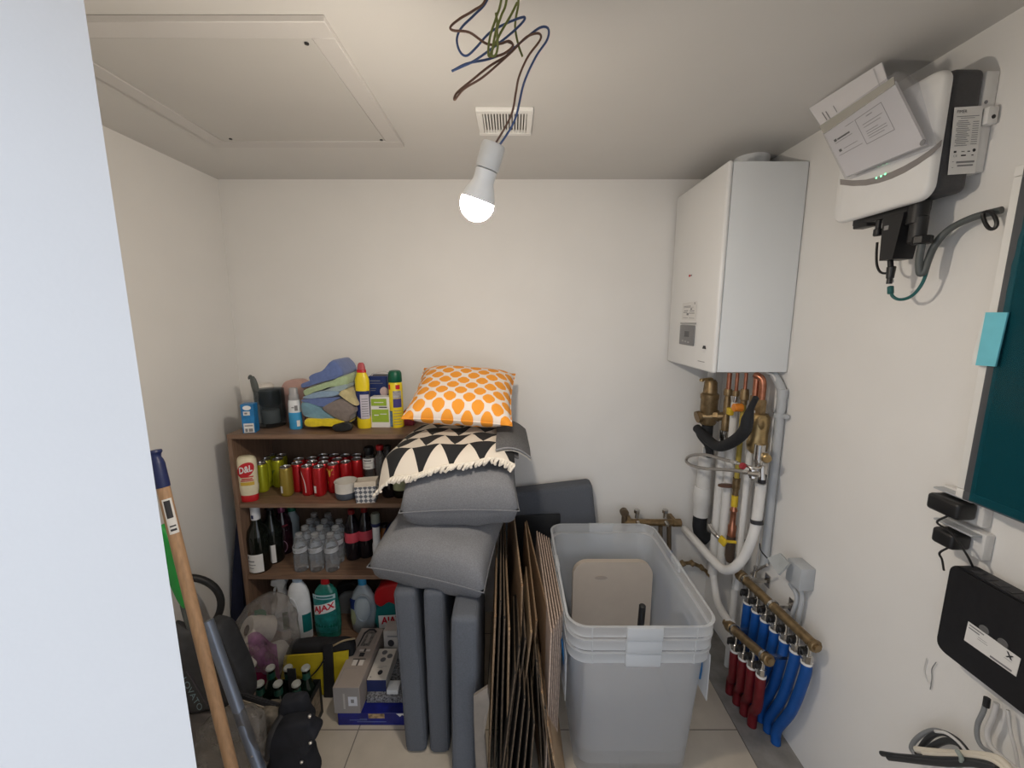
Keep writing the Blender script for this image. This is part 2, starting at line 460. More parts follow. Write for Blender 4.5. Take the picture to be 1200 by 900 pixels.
for z in (Z2, Z3, Z4):
    ow('shelf_board', bx(SX0 + .0185, SX1 - .0185, SY0 + .004, SY1 - .006, z - .019, z, .0008, 1), mWood, t)
ow('back_board', bx(SX0 + .0185, SX1 - .0185, SY1 - .0055, SY1 - .001, 0.06, ZT - .0205), mBackShaded, t)
ow('plinth', bx(SX0 + .0185, SX1 - .0185, SY0 + .012, SY0 + .028, 0.0, Z4 - .0195), mWood, t)

# ---------------------------------------------------------------- helpers for things on shelves
def spot(xc, yb, z, wpx, sq=1.0, ymax=1.905, ymin=1.645):
    b0 = U(xc, yb, Z=z); d = depth(b0); r = wpx / F * d
    Y = min(max(b0.y + r * sq * 0.95, ymin + r * sq), ymax - r * sq)
    p = U(xc, yb, Y=Y); d = depth(Vector((0, Y, z)))
    return Vector(((xc - CX) / F * d, Y, z)), r

def bott(name, label, cat, xc, yb, z, secs, sq=0.7, group=None, rz=0.0, Y=None, seg=28, ymin=1.645, smooth=True):
    """upright bottle from its silhouette: secs = [(part, material, [(pixel row, half width px), ...]), ...]"""
    wb = secs[0][2][0][1]
    wm = max(w for s_ in secs for _, w in s_[2])
    if Y is None:
        P, _ = spot(xc, yb, z, wm, sq, ymin=ymin)
    else:
        d = depth(Vector((0, Y, z))); P = Vector(((xc - CX) / F * d, Y, z))
    yoff = U(xc, yb, Y=P.y).z
    # base row of the silhouette stands on the shelf
    yb0 = secs[0][2][0][0]
    zb = U(xc, yb0, Y=P.y).z
    def zf(y): return U(xc, y, Y=P.y).z - zb
    def rf(y, w):
        q = U(xc, y, Y=P.y); return w / F * depth(q)
    t = thing(name, label, cat, P, rz, group)
    for part, mat, pts in secs:
        prof = []
        for y, w in pts:
            prof.append((rf(y, w), max(0, zf(y))))
        obj(part, lathe(B(), prof, seg, None, True, True, (1, sq)), mat, t, smooth=smooth)
    return t, zf, rf

def wrap(t, name, mat, r, z0, z1, a0, a1, sq=1.0, n=14, off=.0007, label=None):
    f = cylmap(r + off, z0, z1, a0, a1, 1, (r * sq + off) / (r + off))
    return obj(name, grid(B(), n, 1, f), mat, t, label=label)

def print_on(t, name, mat, r, z0, z1, a0, a1, sq, rects=None, text=None, region=(0, 0, 1, 1), off=.0012, shear=0.0):
    f0 = cylmap(r + off, z0, z1, a0, a1, 1, (r * sq + off) / (r + off))
    f = (lambda s, q: f0(s, q + shear * (s - .5))) if shear else f0
    if text: bm = text_bm(text, f, region)
    else: bm = rects_bm(f, rects, 6)
    return obj(name, bm, mat, t)

mInk = M('ink_dark', (0.03, 0.03, 0.035), 0.6); mInkGrey = M('ink_grey', (0.22, 0.22, 0.23), 0.6)
mPaper = M('label_white', (0.74, 0.73, 0.71), 0.55, var=0.02); mRedInk = M('ink_red', (0.55, 0.02, 0.03), 0.5)
mWhiteInk = M('ink_white', (0.8, 0.8, 0.8), 0.5)
mAlu = M('aluminium', (0.62, 0.62, 0.63), 0.28, metal=0.95)
mRedCan = M('can_red', (0.42, 0.012, 0.016), 0.28, metal=0.35, var=0.04)
mLime = M('can_lime', (0.42, 0.44, 0.02), 0.3, metal=0.3, var=0.06)
mAmber = M('can_amber', (0.30, 0.22, 0.035), 0.35, metal=0.3)
mYellow = M('plastic_yellow', (0.80, 0.62, 0.02), 0.35, var=0.03)
mRed = M('plastic_red', (0.52, 0.015, 0.02), 0.35); mBlack = M('plastic_black', (0.012, 0.012, 0.013), 0.4)
mNavy = M('plastic_navy', (0.015, 0.025, 0.10), 0.4); mTeal = M('plastic_teal', (0.01, 0.16, 0.16), 0.4)
mGreen = M('plastic_green', (0.03, 0.25, 0.07), 0.4); mDkGreen = M('cap_dark_green', (0.0, 0.09, 0.045), 0.4)
mSky = M('plastic_sky', (0.05, 0.33, 0.62), 0.35); mCream = M('mayonnaise_cream', (0.76, 0.70, 0.50), 0.35)
mPWhite = M('bottle_white', (0.72, 0.74, 0.76), 0.35); mGold = M('ink_gold', (0.62, 0.42, 0.06), 0.5)
mGlassDk = M('bottle_black_glass', (0.006, 0.008, 0.006), 0.06, spec=0.6)
mClear = film('clear_plastic', (0.82, 0.85, 0.88), 0.10, rough=0.08, gloss=0.30)
mCap = film('frosted_cap', (0.8, 0.82, 0.84), 0.55, rough=0.2, gloss=0.2)

# ---------------------------------------------------------------- second shelf: cans
CANR, CANH = .0265, .134
def can(loc, mat, label, group=None, logo=None, rz=0.0):
    t = thing('drink_can', label, 'drink can', loc, rz, group)
    r, h = CANR, CANH
    obj('can_body', lathe(B(), [(r * .78, 0), (r * .97, .006), (r, .012), (r, h - .014), (r * .96, h - .010), (r * .84, h - .004)], 24), mat, t)
    obj('can_lid', lathe(B(), [(r * .84, h - .0035), (r * .86, h), (r * .80, h), (r * .76, h - .004), (r * .2, h - .004)], 24), mAlu, t)
    b = B(); tube(b, [(-.004, -.010, h - .003), (-.006, -.002, h - .0025), (0, .006, h - .0025), (.006, -.002, h - .0025), (.004, -.010, h - .003)], .0012, 6, 3)
    obj('pull_tab', b, mAlu, t)
    if logo == 'ribbon':
        f = cylmap(r + .0006, 0.012, h - .014, -70, 70)
        b = grid(B(), 16, 1, lambda u, v: f(.30 + .28 * u + .10 * math.sin(u * 3.1) + v * .045, .95 - .9 * u))
        obj('ribbon_mark', b, mWhiteInk, t)
    if logo == 'chevron':
        f = cylmap(r + .0006, 0.012, h - .014, -60, 60)
        b = B()
        for pts in (((.18, .95), (.5, .62), (.82, .95), (.72, .99), (.5, .78), (.28, .99)), ((.30, .40), (.72, .74), (.85, .74), (.36, .34))):
            vs = [b.verts.new(f(*q)) for q in pts]; b.faces.new(vs)
        b2 = B(); vs = [b2.verts.new(f(*q)) for q in ((.42, .86), (.5, .96), (.58, .86), (.5, .80))]; b2.faces.new(vs)
        merge(b, b2); obj('logo', b, mGold, t)
    if logo == 'patch':
        f = cylmap(r + .0006, 0.012, h - .014, -60, 60)
        obj('printed_patch', rects_bm(f, [(.30, .06, .52, .36)], 3), mPaper, t)
    if logo == 'lime':
        f = cylmap(r + .0006, 0.012, h - .014, -70, 70)
        obj('logo', rects_bm(f, [(.2 + .05 * k, .45 + .045 * k, .42 + .05 * k, .475 + .045 * k) for k in range(6)], 2), mDkGreen, t)
    return t

zx = lambda q: (260 + q[0] * .18333, 500 + q[1] * .18333)
lime_px = [(247, 232), (287, 205), (360, 192), (318, 176), (400, 168)]
red_px = [(470, 232), (545, 246), (625, 245), (720, 232), (800, 215), (490, 207), (578, 218), (655, 217), (735, 203), (840, 196), (618, 188), (700, 188), (655, 166), (728, 166), (786, 176), (868, 168)]
pos = []
for q in lime_px + [(416, 250)] + red_px:
    x, y = zx(q); p_ = U(x, y, Z=Z2 + CANH); pos.append([p_.x, min(p_.y, 1.885)])
for it in range(400):
    for i in range(len(pos)):
        for j in range(i):
            dx, dy = pos[i][0] - pos[j][0], pos[i][1] - pos[j][1]; d = math.hypot(dx, dy) or 1e-6
            if d < 2 * CANR + .0008:
                k = (2 * CANR + .001 - d) / 2 / d
                pos[i][0] += dx * k; pos[i][1] += dy * k; pos[j][0] -= dx * k; pos[j][1] -= dy * k
    for q in pos: q[1] = min(max(q[1], 1.68), 1.885)
lim_lab = ['lime green drink can right beside the mayonnaise bottle', 'lime green drink can second from the mayonnaise bottle, front row',
           'lime green drink can with dark diagonal lettering, third along the front', 'lime green drink can in the back row above the second front can', 'lime green drink can in the back row nearest the red cans']
for k in range(5):
    can((*pos[k], Z2), mLime, lim_lab[k], 'green drink cans', 'lime' if k in (0, 2) else None, R(-25))
can((*pos[5], Z2), mAmber, 'amber yellow drink can squeezed between lime cans and red cans', None, 'patch', R(-15))
ords = ['first', 'second', 'third', 'fourth', 'fifth', 'sixth', 'seventh', 'eighth']
red_lab = ['red drink can at the front, first after the amber can', 'red drink can with a white wavy ribbon, at the front', 'red drink can in the front row with a pale square patch',
           'red drink can with yellow chevron logo behind the white bowl', 'plain red drink can behind the white and grey bowl',
           'red drink can just behind the first front red can', 'red drink can behind the ribbon marked one', 'red drink can tucked behind the pale patch one',
           'red drink can tucked behind the yellow chevron one', 'red drink can beside the clear labelled jar', 'red drink can in the third row, first from the lime cans',
           'red drink can in the third row, second from the lime cans', 'red drink can at the back board, first from the lime cans', 'red drink can at the back board, second from the lime cans',
           'red drink can at the back board, third from the lime cans', 'red drink can at the back board nearest the labelled jar']
for k in range(16):
    can((*pos[6 + k], Z2), mRedCan, red_lab[k], 'red drink cans', {1: 'ribbon', 2: 'patch', 3: 'chevron'}.get(k), R(-12))

# mayonnaise
t, zf, rf = bott('mayonnaise_bottle', 'cream squeeze mayonnaise bottle standing on its red cap at the end of the shelf', 'sauce bottle', 293, 589, Z2,
    [('cap', mRed, [(589, 9.0), (588, 9.6), (583, 10), (581.5, 9.6)]),
     ('body', mCream, [(581.5, 9.6), (580, 9.8), (576, 10.8), (571, 11.2), (568, 10.6), (565, 11.0), (556, 11.3), (546, 11.4), (541, 11), (538.5, 9.5), (537, 6)])], 0.62, rz=R(10))
r = rf(556, 11.4); z0, z1 = zf(570), zf(543)
f = cylmap(r + .0010, z0, z1, -50, 62, 1, .62)
b = disc_bm(f, .52, .68, .44, .30, .10)
obj('label', b, mRedInk, t, label='red oval brand label')
f2 = cylmap(r + .0018, z0, z1, -50, 62, 1, .62)
obj('lettering', text_bm('D&L', lambda s, q: f2(s, q + .15 * (s - .5)), (.22, .56, .84, .84), .03), mWhiteInk, t)
obj('label_picture', rects_bm(f2, [(.22, .02, .88, .16)], 8), mGold, t)
obj('label_lines', rects_bm(f2, [(.24, .36, .86, .41), (.30, .27, .80, .32), (.24, .20, .86, .24)], 8), mRedInk, t)

# bowl
P, r = spot(406.5, 588, Z2, 12.6)
t = thing('ceramic_bowl', 'white ceramic pot with a dark grey dipped base in front of the cans', 'bowl', P)
hb = U(406, 563, Y=P.y).z - Z2
prof = [(r * .78, 0), (r * .93, .006), (r * .985, .018), (r, hb * .42)]
obj('glazed_base', lathe(B(), prof, 32), M('slate_glaze', (0.075, 0.09, 0.115), 0.5, var=0.05), t)
obj('bowl_body', lathe(B(), [(r, hb * .422), (r * 1.0, hb * .9), (r * 1.05, hb * .985), (r * 1.04, hb), (r * .95, hb * .985), (r * .92, hb * .5), (r * .6, hb * .30), (1e-4, hb * .28)], 32, None, True, False), M('white_ceramic', (0.70, 0.67, 0.62), 0.45, var=0.03), t)

# patterned paper pouch
mDots, nt, p = nodes_mat('dotted_paper', 0.6)
N = nt.nodes.new; L = nt.links.new
tc = N('ShaderNodeTexCoord'); mp = N('ShaderNodeMapping'); mp.inputs['Scale'].default_value = (72, 72, 72); mp.inputs['Rotation'].default_value = (0, R(45), 0)
L(tc.outputs['Object'], mp.inputs['Vector']); ck = N('ShaderNodeTexChecker'); ck.inputs['Scale'].default_value = 1.0
ck.inputs['Color1'].default_value = (0.70, 0.70, 0.70, 1); ck.inputs['Color2'].default_value = (0.12, 0.13, 0.16, 1)
L(mp.outputs['Vector'], ck.inputs['Vector']); L(ck.outputs['Color'], p.inputs['Base Color'])
P, r = spot(430.5, 589, Z2, 11.5, .5)
t = thing('paper_pot', 'small square paper pot with a grey dotted pattern and plain folded rim', 'paper pot', P, R(6))
hp = U(430, 561, Y=P.y + .01).z - Z2
b = B(); vs0 = [(-r * .96, -r * .55, 0), (r * .96, -r * .55, 0), (r * .96, r * .55, 0), (-r * .96, r * .55, 0)]
vs1 = [(-r * 1.06, -r * .62, hp * .76), (r * 1.06, -r * .62, hp * .78), (r * 1.06, r * .62, hp * .80), (-r * 1.06, r * .62, hp * .78)]
a = [b.verts.new(q) for q in vs0]; c = [b.verts.new(q) for q in vs1]
b.faces.new(list(reversed(a)))
for i in range(4): b.faces.new((a[i], a[(i + 1) % 4], c[(i + 1) % 4], c[i]))
obj('pot_body', b, mDots, t, smooth=False)
b = B(); vs2 = [(-r * 1.02, -r * .60, hp * .98), (r * 1.10, -r * .64, hp * 1.03), (r * 1.10, r * .62, hp * 1.05), (-r * 1.0, r * .62, hp)]
a = [b.verts.new(q) for q in vs1]; c = [b.verts.new(q) for q in vs2]
for i in range(4): b.faces.new((a[i], a[(i + 1) % 4], c[(i + 1) % 4], c[i]))
thick(b, .001)
obj('paper_rim', b, M('kraft_cream', (0.70, 0.62, 0.52), 0.7), t, smooth=False)

# bottles at the far end of the second shelf
t, zf, rf = bott('clear_bottle', 'clear jar shaped bottle with a white label and dark cap beside the red cans', 'bottle', 434.5, 573, Z2,
    [('body', mClear, [(573, 6), (572, 7), (548, 7.2), (540, 7), (536, 4.8)]), ('cap', mBlack, [(536, 4.8), (535, 5.6), (528, 5.6), (527, 5)])], 1.0, Y=1.83)
wrap(t, 'paper_label', mPaper, rf(545, 7.2), zf(551), zf(539), -75, 75)
print_on(t, 'label_print', mInkGrey, rf(545, 7.2), zf(551), zf(539), -60, 60, 1, [(.1, .55, .9, .6), (.2, .75, .8, .88), (.1, .2, .7, .26)])
t, zf, rf = bott('clear_bottle', 'empty clear bottle with a red cap behind the dark cola bottle', 'bottle', 447.5, 573, Z2,
    [('body', mClear, [(573, 5), (571, 6.6), (556, 6.8), (548, 6.8), (540, 7.2), (535, 6.5), (530, 4), (527, 3.2)]), ('cap', mRed, [(527.5, 3.6), (526.5, 4.2), (523, 4.2), (522, 3.8)])], 1.0, Y=1.80)
mDkCola = M('cola_dark', (0.008, 0.006, 0.009), 0.08, spec=0.6)
t, zf, rf = bott('dark_bottle', 'black drink bottle half hidden under the blanket fringe', 'bottle', 457, 584, Z2,
    [('body', mDkCola, [(584, 7.5), (582, 8.6), (562, 8.8), (553, 8), (546, 6), (538, 3.6), (531, 3)]), ('cap', mBlack, [(531, 3.6), (526, 3.6)])], 1.0)
wrap(t, 'paper_label', mPaper, rf(560, 8.8), zf(561), zf(555), -12, 6)
t, zf, rf = bott('wine_bottle', 'dark green bottle with pale round label behind the fringe of the blanket', 'bottle', 471, 584, Z2,
    [('body', mGlassDk, [(584, 9), (582, 10), (558, 10), (550, 8), (543, 4.4), (533, 3.6)]), ('cork', M('cork', (0.35, 0.22, 0.12), 0.8), [(533, 3.2), (530, 3.2)])], 1.0, Y=1.73)
wrap(t, 'paper_label', M('label_sage', (0.33, 0.36, 0.22), 0.6), rf(565, 10), zf(575), zf(556), -60, 50)

# ---------------------------------------------------------------- third shelf
WINE = lambda yb, yt, w, n: [(yb, w * .9), (yb - 1.5, w), (yb - (yb - yt) * .52, w), (yb - (yb - yt) * .62, w * .86), (yb - (yb - yt) * .72, w * .45), (yb - (yb - yt) * .80, w * .37), (n, w * .36)]
t, zf, rf = bott('wine_bottle', 'dark wine bottle with white paper label and white foil neck, nearest the end panel', 'wine bottle', 306, 673, Z3,
    [('body', mGlassDk, WINE(673, 599, 12, 615)), ('foil', M('foil_white', (0.68, 0.70, 0.74), 0.35, var=0.02), [(615, 4.9), (614, 5.1), (601, 4.9), (599.5, 4.4)])], 1.0)
r = rf(658, 12); wrap(t, 'paper_label', mPaper, r, zf(671), zf(651), -46, 48)
print_on(t, 'label_print', mInkGrey, r, zf(671), zf(651), -46, 48, 1, [(.15, .78, .24, .92), (.15, .60, .55, .68), (.15, .42, .60, .46), (.2, .24, .5, .28)])
obj('foil_crest', rects_bm(cylmap(rf(608, 5.1) + .0008, zf(613), zf(609), -22, 8), [(0, 0, 1, 1)], 2), mNavy, t)
t, zf, rf = bott('wine_bottle', 'dark wine bottle with narrow white label strip, second from the end panel', 'wine bottle', 322, 662, Z3,
    [('body', mGlassDk, WINE(662, 594, 11, 603)), ('foil', mBlack, [(603, 4.4), (602, 4.8), (594, 4.6), (593, 4)])], 1.0)
r = rf(648, 11); wrap(t, 'paper_label', mPaper, r, zf(660), zf(640), 10, 42)
t, zf, rf = bott('wine_bottle', 'dark red bottle with pink foil and ring printed label, third from the end panel', 'wine bottle', 334, 651, Z3,
    [('body', M('bottle_wine_red', (0.02, 0.006, 0.012), 0.08, spec=0.6), WINE(651, 590, 10.5, 606)), ('foil', M('foil_pink', (0.30, 0.08, 0.16), 0.25, metal=0.6), [(606, 4), (605, 4.4), (598, 4.2), (597, 3.6)])], 1.0)
r = rf(640, 10.5); wrap(t, 'upper_label', M('label_maroon', (0.20, 0.015, 0.03), 0.5), r * .97, zf(627), zf(617), -30, 60)
f = cylmap(r + .001, zf(649), zf(633), -20, 50)
obj('ring_print', tube(B(), [f(.5 + .45 * math.cos(R(a)), .5 + .45 * math.sin(R(a))) for a in range(0, 360, 20)], .0012, 6, 1, True), M('ink_mauve', (0.40, 0.26, 0.36), 0.5), t)
t, zf, rf = bott('milk_bottle', 'pale plastic bottle with a green cap behind the water bottles', 'bottle', 346, 646, Z3,
    [('body', film('milky_plastic', (0.6, 0.72, 0.78), 0.75), [(646, 6), (644, 6.5), (612, 6.5), (606, 4.2), (603, 3.6)]), ('cap', mDkGreen, [(603, 4.4), (598, 4.4), (597, 4)])], 1.0, Y=1.87)

def water(xc, Y, lab, first=[None]):
    d = depth(Vector((0, Y, Z3))); P = Vector(((xc - CX) / F * d, Y, Z3))
    if first[0] is None:
        t = thing('water_bottle', lab, 'water bottle', P, 0, 'small water bottles')
        r = .0305
        prof = [(r * .70, 0), (r * .92, .003), (r, .010)]
        z = .012
        for k in range(5):
            prof += [(r, z + .004), (r * .93, z + .008), (r, z + .012)]; z += .014
        prof += [(r * .90, z + .006), (r * .98, z + .012), (r * .98, z + .034), (r * .92, z + .042), (r * .74, z + .060), (r * .47, z + .074), (r * .42, z + .078)]
        obj('body', lathe(B(), prof, 24), film('water_bottle_plastic', (0.80, 0.84, 0.88), 0.16, rough=0.06, gloss=0.16, transl=0.3, tint=(.93, .95, .97)), t)
        zt = z + .078
        obj('neck_ring', lathe(B(), [(r * .43, zt + .0002), (r * .54, zt + .001), (r * .54, zt + .003), (r * .43, zt + .004)], 20), mCap, t)
        obj('cap', lathe(B(), [(r * .46, zt + .0042), (r * .48, zt + .005), (r * .48, zt + .015), (r * .42, zt + .0165)], 20), mCap, t)
        f = cylmap(r * .985 + .0006, z + .012, z + .034, -178, 178)
        obj('paper_label', grid(B(), 40, 1, f), film('label_film', (0.62, 0.64, 0.68), 0.85, transl=0.2), t)
        f2 = cylmap(r * .985 + .0014, z + .012, z + .034, -60, 60)
        obj('label_print', rects_bm(f2, [(.1, .7, .9, .78), (.18, .2, .42, .6), (.5, .48, .85, .54), (.5, .3, .8, .36)], 5), mInkGrey, t)
        first[0] = t
        return t
    return dup(first[0], P, rnd.uniform(-.6, .6), lab)
rows = ['front', 'second', 'third', 'back']
Ys = [1.690, 1.752, 1.815, 1.877]
xs_rows = [(354, 372, 390), (360.5, 378, 396), (366, 383, 400), (371, 387)]
for ri in range(4):
    for k, x in enumerate(xs_rows[ri]):
        water(x, Ys[ri], 'clear water bottle in the %s row of the pack, %s from the wine bottles' % (rows[ri], ords[k]))

for (xc, yb, Y, lab) in ((415, 658, None, 'cola bottle with red band in front, beside the water bottles'), (430, 649, 1.80, 'cola bottle with red band standing behind the other one')):
    dy = yb - 658
    t, zf, rf = bott('cola_bottle', lab, 'cola bottle', xc, yb, Z3,
        [('body', mDkCola, [(658 + dy, 6.5), (657 + dy, 8.2), (645 + dy, 8.8), (636 + dy, 8.4), (630 + dy, 8.8), (625 + dy, 8.6), (615 + dy, 6.5), (609 + dy, 4), (607 + dy, 3)]),
         ('cap', M('cap_dark_red', (0.18, 0.01, 0.012), 0.4), [(607 + dy, 3.4), (606.5 + dy, 3.8), (602 + dy, 3.8), (601.5 + dy, 3.3)])], 1.0, Y=Y, group='cola bottles')
    wrap(t, 'label_band', M('label_rose', (0.52, 0.06, 0.09), 0.45), rf(632 + dy, 8.8), zf(637 + dy), zf(626 + dy), -178, 178, n=36)
t, zf, rf = bott('spray_bottle', 'slim white bottle with navy collar and grey cap at the end of the third shelf', 'spray bottle', 443, 663, Z3,
    [('body', mPWhite, [(663, 3.8), (662, 4.9), (640, 5.0), (637.5, 4.2), (621, 4.2), (619, 4.6)]), ('collar', mNavy, [(619, 5.0), (618.5, 5.4), (615, 5.4)]), ('cap', M('cap_grey', (0.22, 0.25, 0.22), 0.4), [(615, 5.2), (606, 5), (604, 4)])], 0.9)
t, zf, rf = bott('amber_bottle', 'amber bottle behind the slim white spray bottle', 'bottle', 452, 645, Z3,
    [('body', M('amber_glass', (0.20, 0.07, 0.01), 0.1, spec=0.6), [(645, 6), (643, 6.5), (625, 6.5), (620, 4), (616, 3)]), ('cap', mBlack, [(616, 3.4), (612, 3.4)])], 1.0, Y=1.83)
# white pack lying at the end of the shelf
a = U(455, 672, Z=Z3 + .001)
b = box(B(), (a.x + .032, a.y + .030, Z3 + .0155), (.062, .05, .029), Euler((0, 0, R(-8))).to_matrix(), .003)
solo('carton', b, mPWhite, 'small white carton lying at the open end of the third shelf', 'box')
# ================================================================== SOFT OUTLINE BODIES
def loft(poly_px, Y0, Y1, edge=.14, n=4, seed=0, amp=0.0, asc=18, smooth_n=3, face=.82):
    """body whose front silhouette follows the outline at distance Y0 and that runs back to Y1 with rounded front and rear"""
    P = [U(x, y, Y=Y0) for x, y in poly_px]
    P = spline(P, smooth_n, True) if smooth_n > 1 else P
    c = sum(P, Vector()) / len(P)
    bm = B(); rings = []
    steps = []
    for k in range(n + 1):
        a = k / n * math.pi / 2; steps.append((edge * (1 - math.cos(a)), face + (1 - face) * math.sin(a)))
    steps += [(0.5, 1.0)] + [(1 - f, s_) for f, s_ in reversed(steps)]
    steps = [(max(0, f), s_) for f, s_ in steps]
    for f, s_ in steps:
        y = Y0 + (Y1 - Y0) * f
        rings.append([bm.verts.new(Vector((c.x + (p.x - c.x) * s_, y, c.z + (p.z - c.z) * s_))) for p in P])
    m = len(P)
    for a, b in zip(rings, rings[1:]):
        for i in range(m): bm.faces.new((a[i], a[(i + 1) % m], b[(i + 1) % m], b[i]))
    for ring in (rings[0], rings[-1]):
        cv = bm.verts.new(sum((v.co for v in ring), Vector()) / m)
        for i in range(m): bm.faces.new((ring[i], ring[(i + 1) % m], cv))
    bmesh.ops.recalc_face_normals(bm, faces=bm.faces)
    if amp: jitter(bm, amp, asc, seed)
    return bm

z1p = lambda *pts: [(260 + x * .18333, 410 + y * .18333) for x, y in pts]
# ---------------------------------------------------------------- cleaning cloths on top
def cloth(col, name): return M(name, col, 0.9, var=0.10, scale=60, bump=0.5, bscale=500, sheen=0.3)
CB = cloth((0.115, 0.165, 0.36), 'cloth_blue'); CG = cloth((0.36, 0.46, 0.27), 'cloth_green'); CL = cloth((0.24, 0.34, 0.46), 'cloth_pale_blue')
CT = cloth((0.16, 0.30, 0.38), 'cloth_teal'); CK = cloth((0.20, 0.165, 0.15), 'cloth_taupe'); CE = cloth((0.55, 0.47, 0.25), 'cloth_beige'); CY_ = cloth((0.72, 0.56, 0.015), 'cloth_yellow')
def folded(poly, Y0, Y1, mat, label, seed, layers=0):
    b = loft(z1p(*poly), Y0, Y1, .10, 3, seed, .0030, 30, 4, .90)
    if layers:
        P = z1p(*poly)
    return solo('cleaning_cloth', b, mat, label, 'cleaning cloth', 'cleaning cloths in the pile on the bookcase')
folded(((530, 446), (600, 440), (720, 445), (795, 468), (775, 488), (640, 490), (530, 491)), 1.690, 1.86, CY_, 'flat yellow cloth at the bottom of the cloth pile', 1)
folded(((508, 335), (560, 340), (640, 380), (690, 420), (720, 446), (600, 442), (530, 425), (508, 390)), 1.700, 1.85, CT, 'pale teal cloth bulging over the yellow cloth', 2)
folded(((640, 372), (700, 335), (760, 318), (830, 362), (850, 395), (825, 425), (800, 465), (730, 440), (690, 415)), 1.695, 1.83, CK, 'taupe grey cloth with pleated folds at the side of the pile', 3)
folded(((505, 318), (600, 308), (735, 303), (745, 312), (690, 345), (650, 366), (590, 352), (512, 332)), 1.70, 1.86, CB, 'mid blue folded cloth in the middle of the cloth pile', 4)
folded(((520, 300), (600, 270), (700, 262), (745, 272), (735, 295), (640, 305), (520, 314)), 1.695, 1.86, CL, 'pale blue folded cloth above the mid blue one', 5)
folded(((742, 282), (790, 250), (850, 322), (862, 358), (820, 345), (780, 312)), 1.70, 1.84, CE, 'beige cloth corner poking out of the cloth pile', 6)
folded(((640, 262), (700, 240), (790, 222), (805, 235), (790, 250), (745, 268), (690, 260)), 1.70, 1.86, cloth((0.30, 0.38, 0.40), 'cloth_grey_blue'), 'grey blue cloth between the green and the beige cloth', 7)
folded(((515, 262), (560, 238), (690, 200), (785, 165), (800, 218), (760, 228), (690, 238), (640, 256), (560, 282), (525, 296)), 1.70, 1.87, CG, 'light green folded cloth near the top of the pile', 8)
folded(((505, 218), (555, 205), (555, 168), (640, 132), (700, 68), (745, 100), (775, 150), (745, 178), (640, 208), (560, 232), (506, 246)), 1.70, 1.87, CB, 'blue cloth with a pointed corner on top of the pile', 9)
b = loft(z1p((702, 488), (735, 478), (800, 462), (832, 485), (825, 512), (780, 522), (720, 522)), 1.655, 1.675, .3, 4, 3, .002, 40)
tg = solo('pouch', b, mBlack, 'small black pouch in front of the cloth pile', 'pouch')
b = loft(z1p((800, 200), (840, 200), (862, 300), (862, 420), (840, 450), (800, 300)), 1.80, 1.86, .2, 3, 4, .002)
solo('snack_bag', b, M('bag_black_print', (0.05, 0.05, 0.055), 0.4, var=0.9, scale=55), 'crumpled black and white bag behind the yellow cleaner bottle', 'bag')

# ---------------------------------------------------------------- other things on top of the bookcase
def carton(name, label, xl, xr, yb, yt, z, dep, mat, Y=None, rz=0.0, cat='box', group=None):
    """upright carton, front face between pixel columns xl..xr, front bottom edge on row yb"""
    if Y is None: Y = U((xl + xr) / 2, yb, Z=z).y
    d = depth(Vector((0, Y, z))); x0 = (xl - CX) / F * d; x1 = (xr - CX) / F * d
    h = U(xl, yt, Y=Y).z - z
    t = thing(name, label, cat, ((x0 + x1) / 2, Y, z), rz, group)
    w = x1 - x0
    obj('carton', bx(-w / 2, w / 2, 0, dep, 0, h, .0012, 1), mat, t)
    f = lambda s, q: (-w / 2 + w * s, -.0010, h * q)
    return t, f, w, h
t, f, w, h = carton('tissue_carton', 'small blue carton with white printing at the front corner of the bookcase top', 285.5, 299, 507.5, 474, ZT, .045, M('carton_blue', (0.02, 0.19, 0.46), 0.4, var=0.25, scale=40), rz=R(12))
obj('printed_label', rects_bm(f, [(.12, .02, .92, .34)]), mPaper, t); obj('top_label', rects_bm(f, [(.18, .62, .70, .76)]), mPaper, t)
b = B(); [b.verts.new(f(.5 + .33 * math.cos(R(a)), .88 + .08 * math.sin(R(a)))) for a in range(0, 360, 20)]; b.faces.new(b.verts)
obj('logo', b, mWhiteInk, t)
f3 = lambda s, q: Vector(f(s, q)) + Vector((0, -.0006, 0))
obj('label_print', rects_bm(f3, [(.22, .05, .42, .16), (.5, .05, .82, .16), (.2, .24, .84, .28), (.28, .66, .5, .72)]), mInkGrey, t)
# scraper
Pb = U(302, 497, Y=1.76)
t = thing('scraper', 'grey handled scraper standing behind the small blue carton', 'scraper', (Pb.x, 1.76, ZT))
hpts = [U(302.5, 470, Y=1.76), U(301, 462, Y=1.76), U(298.5, 452, Y=1.76), U(296.5, 445, Y=1.76), U(295.5, 441, Y=1.76)]
ow('handle', tube(B(), hpts, [.010, .013, .015, .013, .007], 14, 5, flat=(.75, 1)), M('rubber_grey', (0.09, 0.10, 0.095), 0.5), t)
ow('handle_hook', tube(B(), [U(295.5, 442, Y=1.76), U(293.2, 440.2, Y=1.76), U(291.8, 442.5, Y=1.76), U(292.2, 444.5, Y=1.76)], .0045, 8, 4), MATS['rubber_grey'], t)
q = U(303, 470, Y=1.76)
ow('blade', prism(B(), [(q.x - .006, 1.759, q.z), (q.x + .006, 1.759, q.z), (q.x + .022, 1.759, ZT + .001), (q.x - .022, 1.759, ZT + .001)], (0, .002, 0)), M('steel', (0.5, 0.5, 0.5), 0.3, metal=1.0), t)
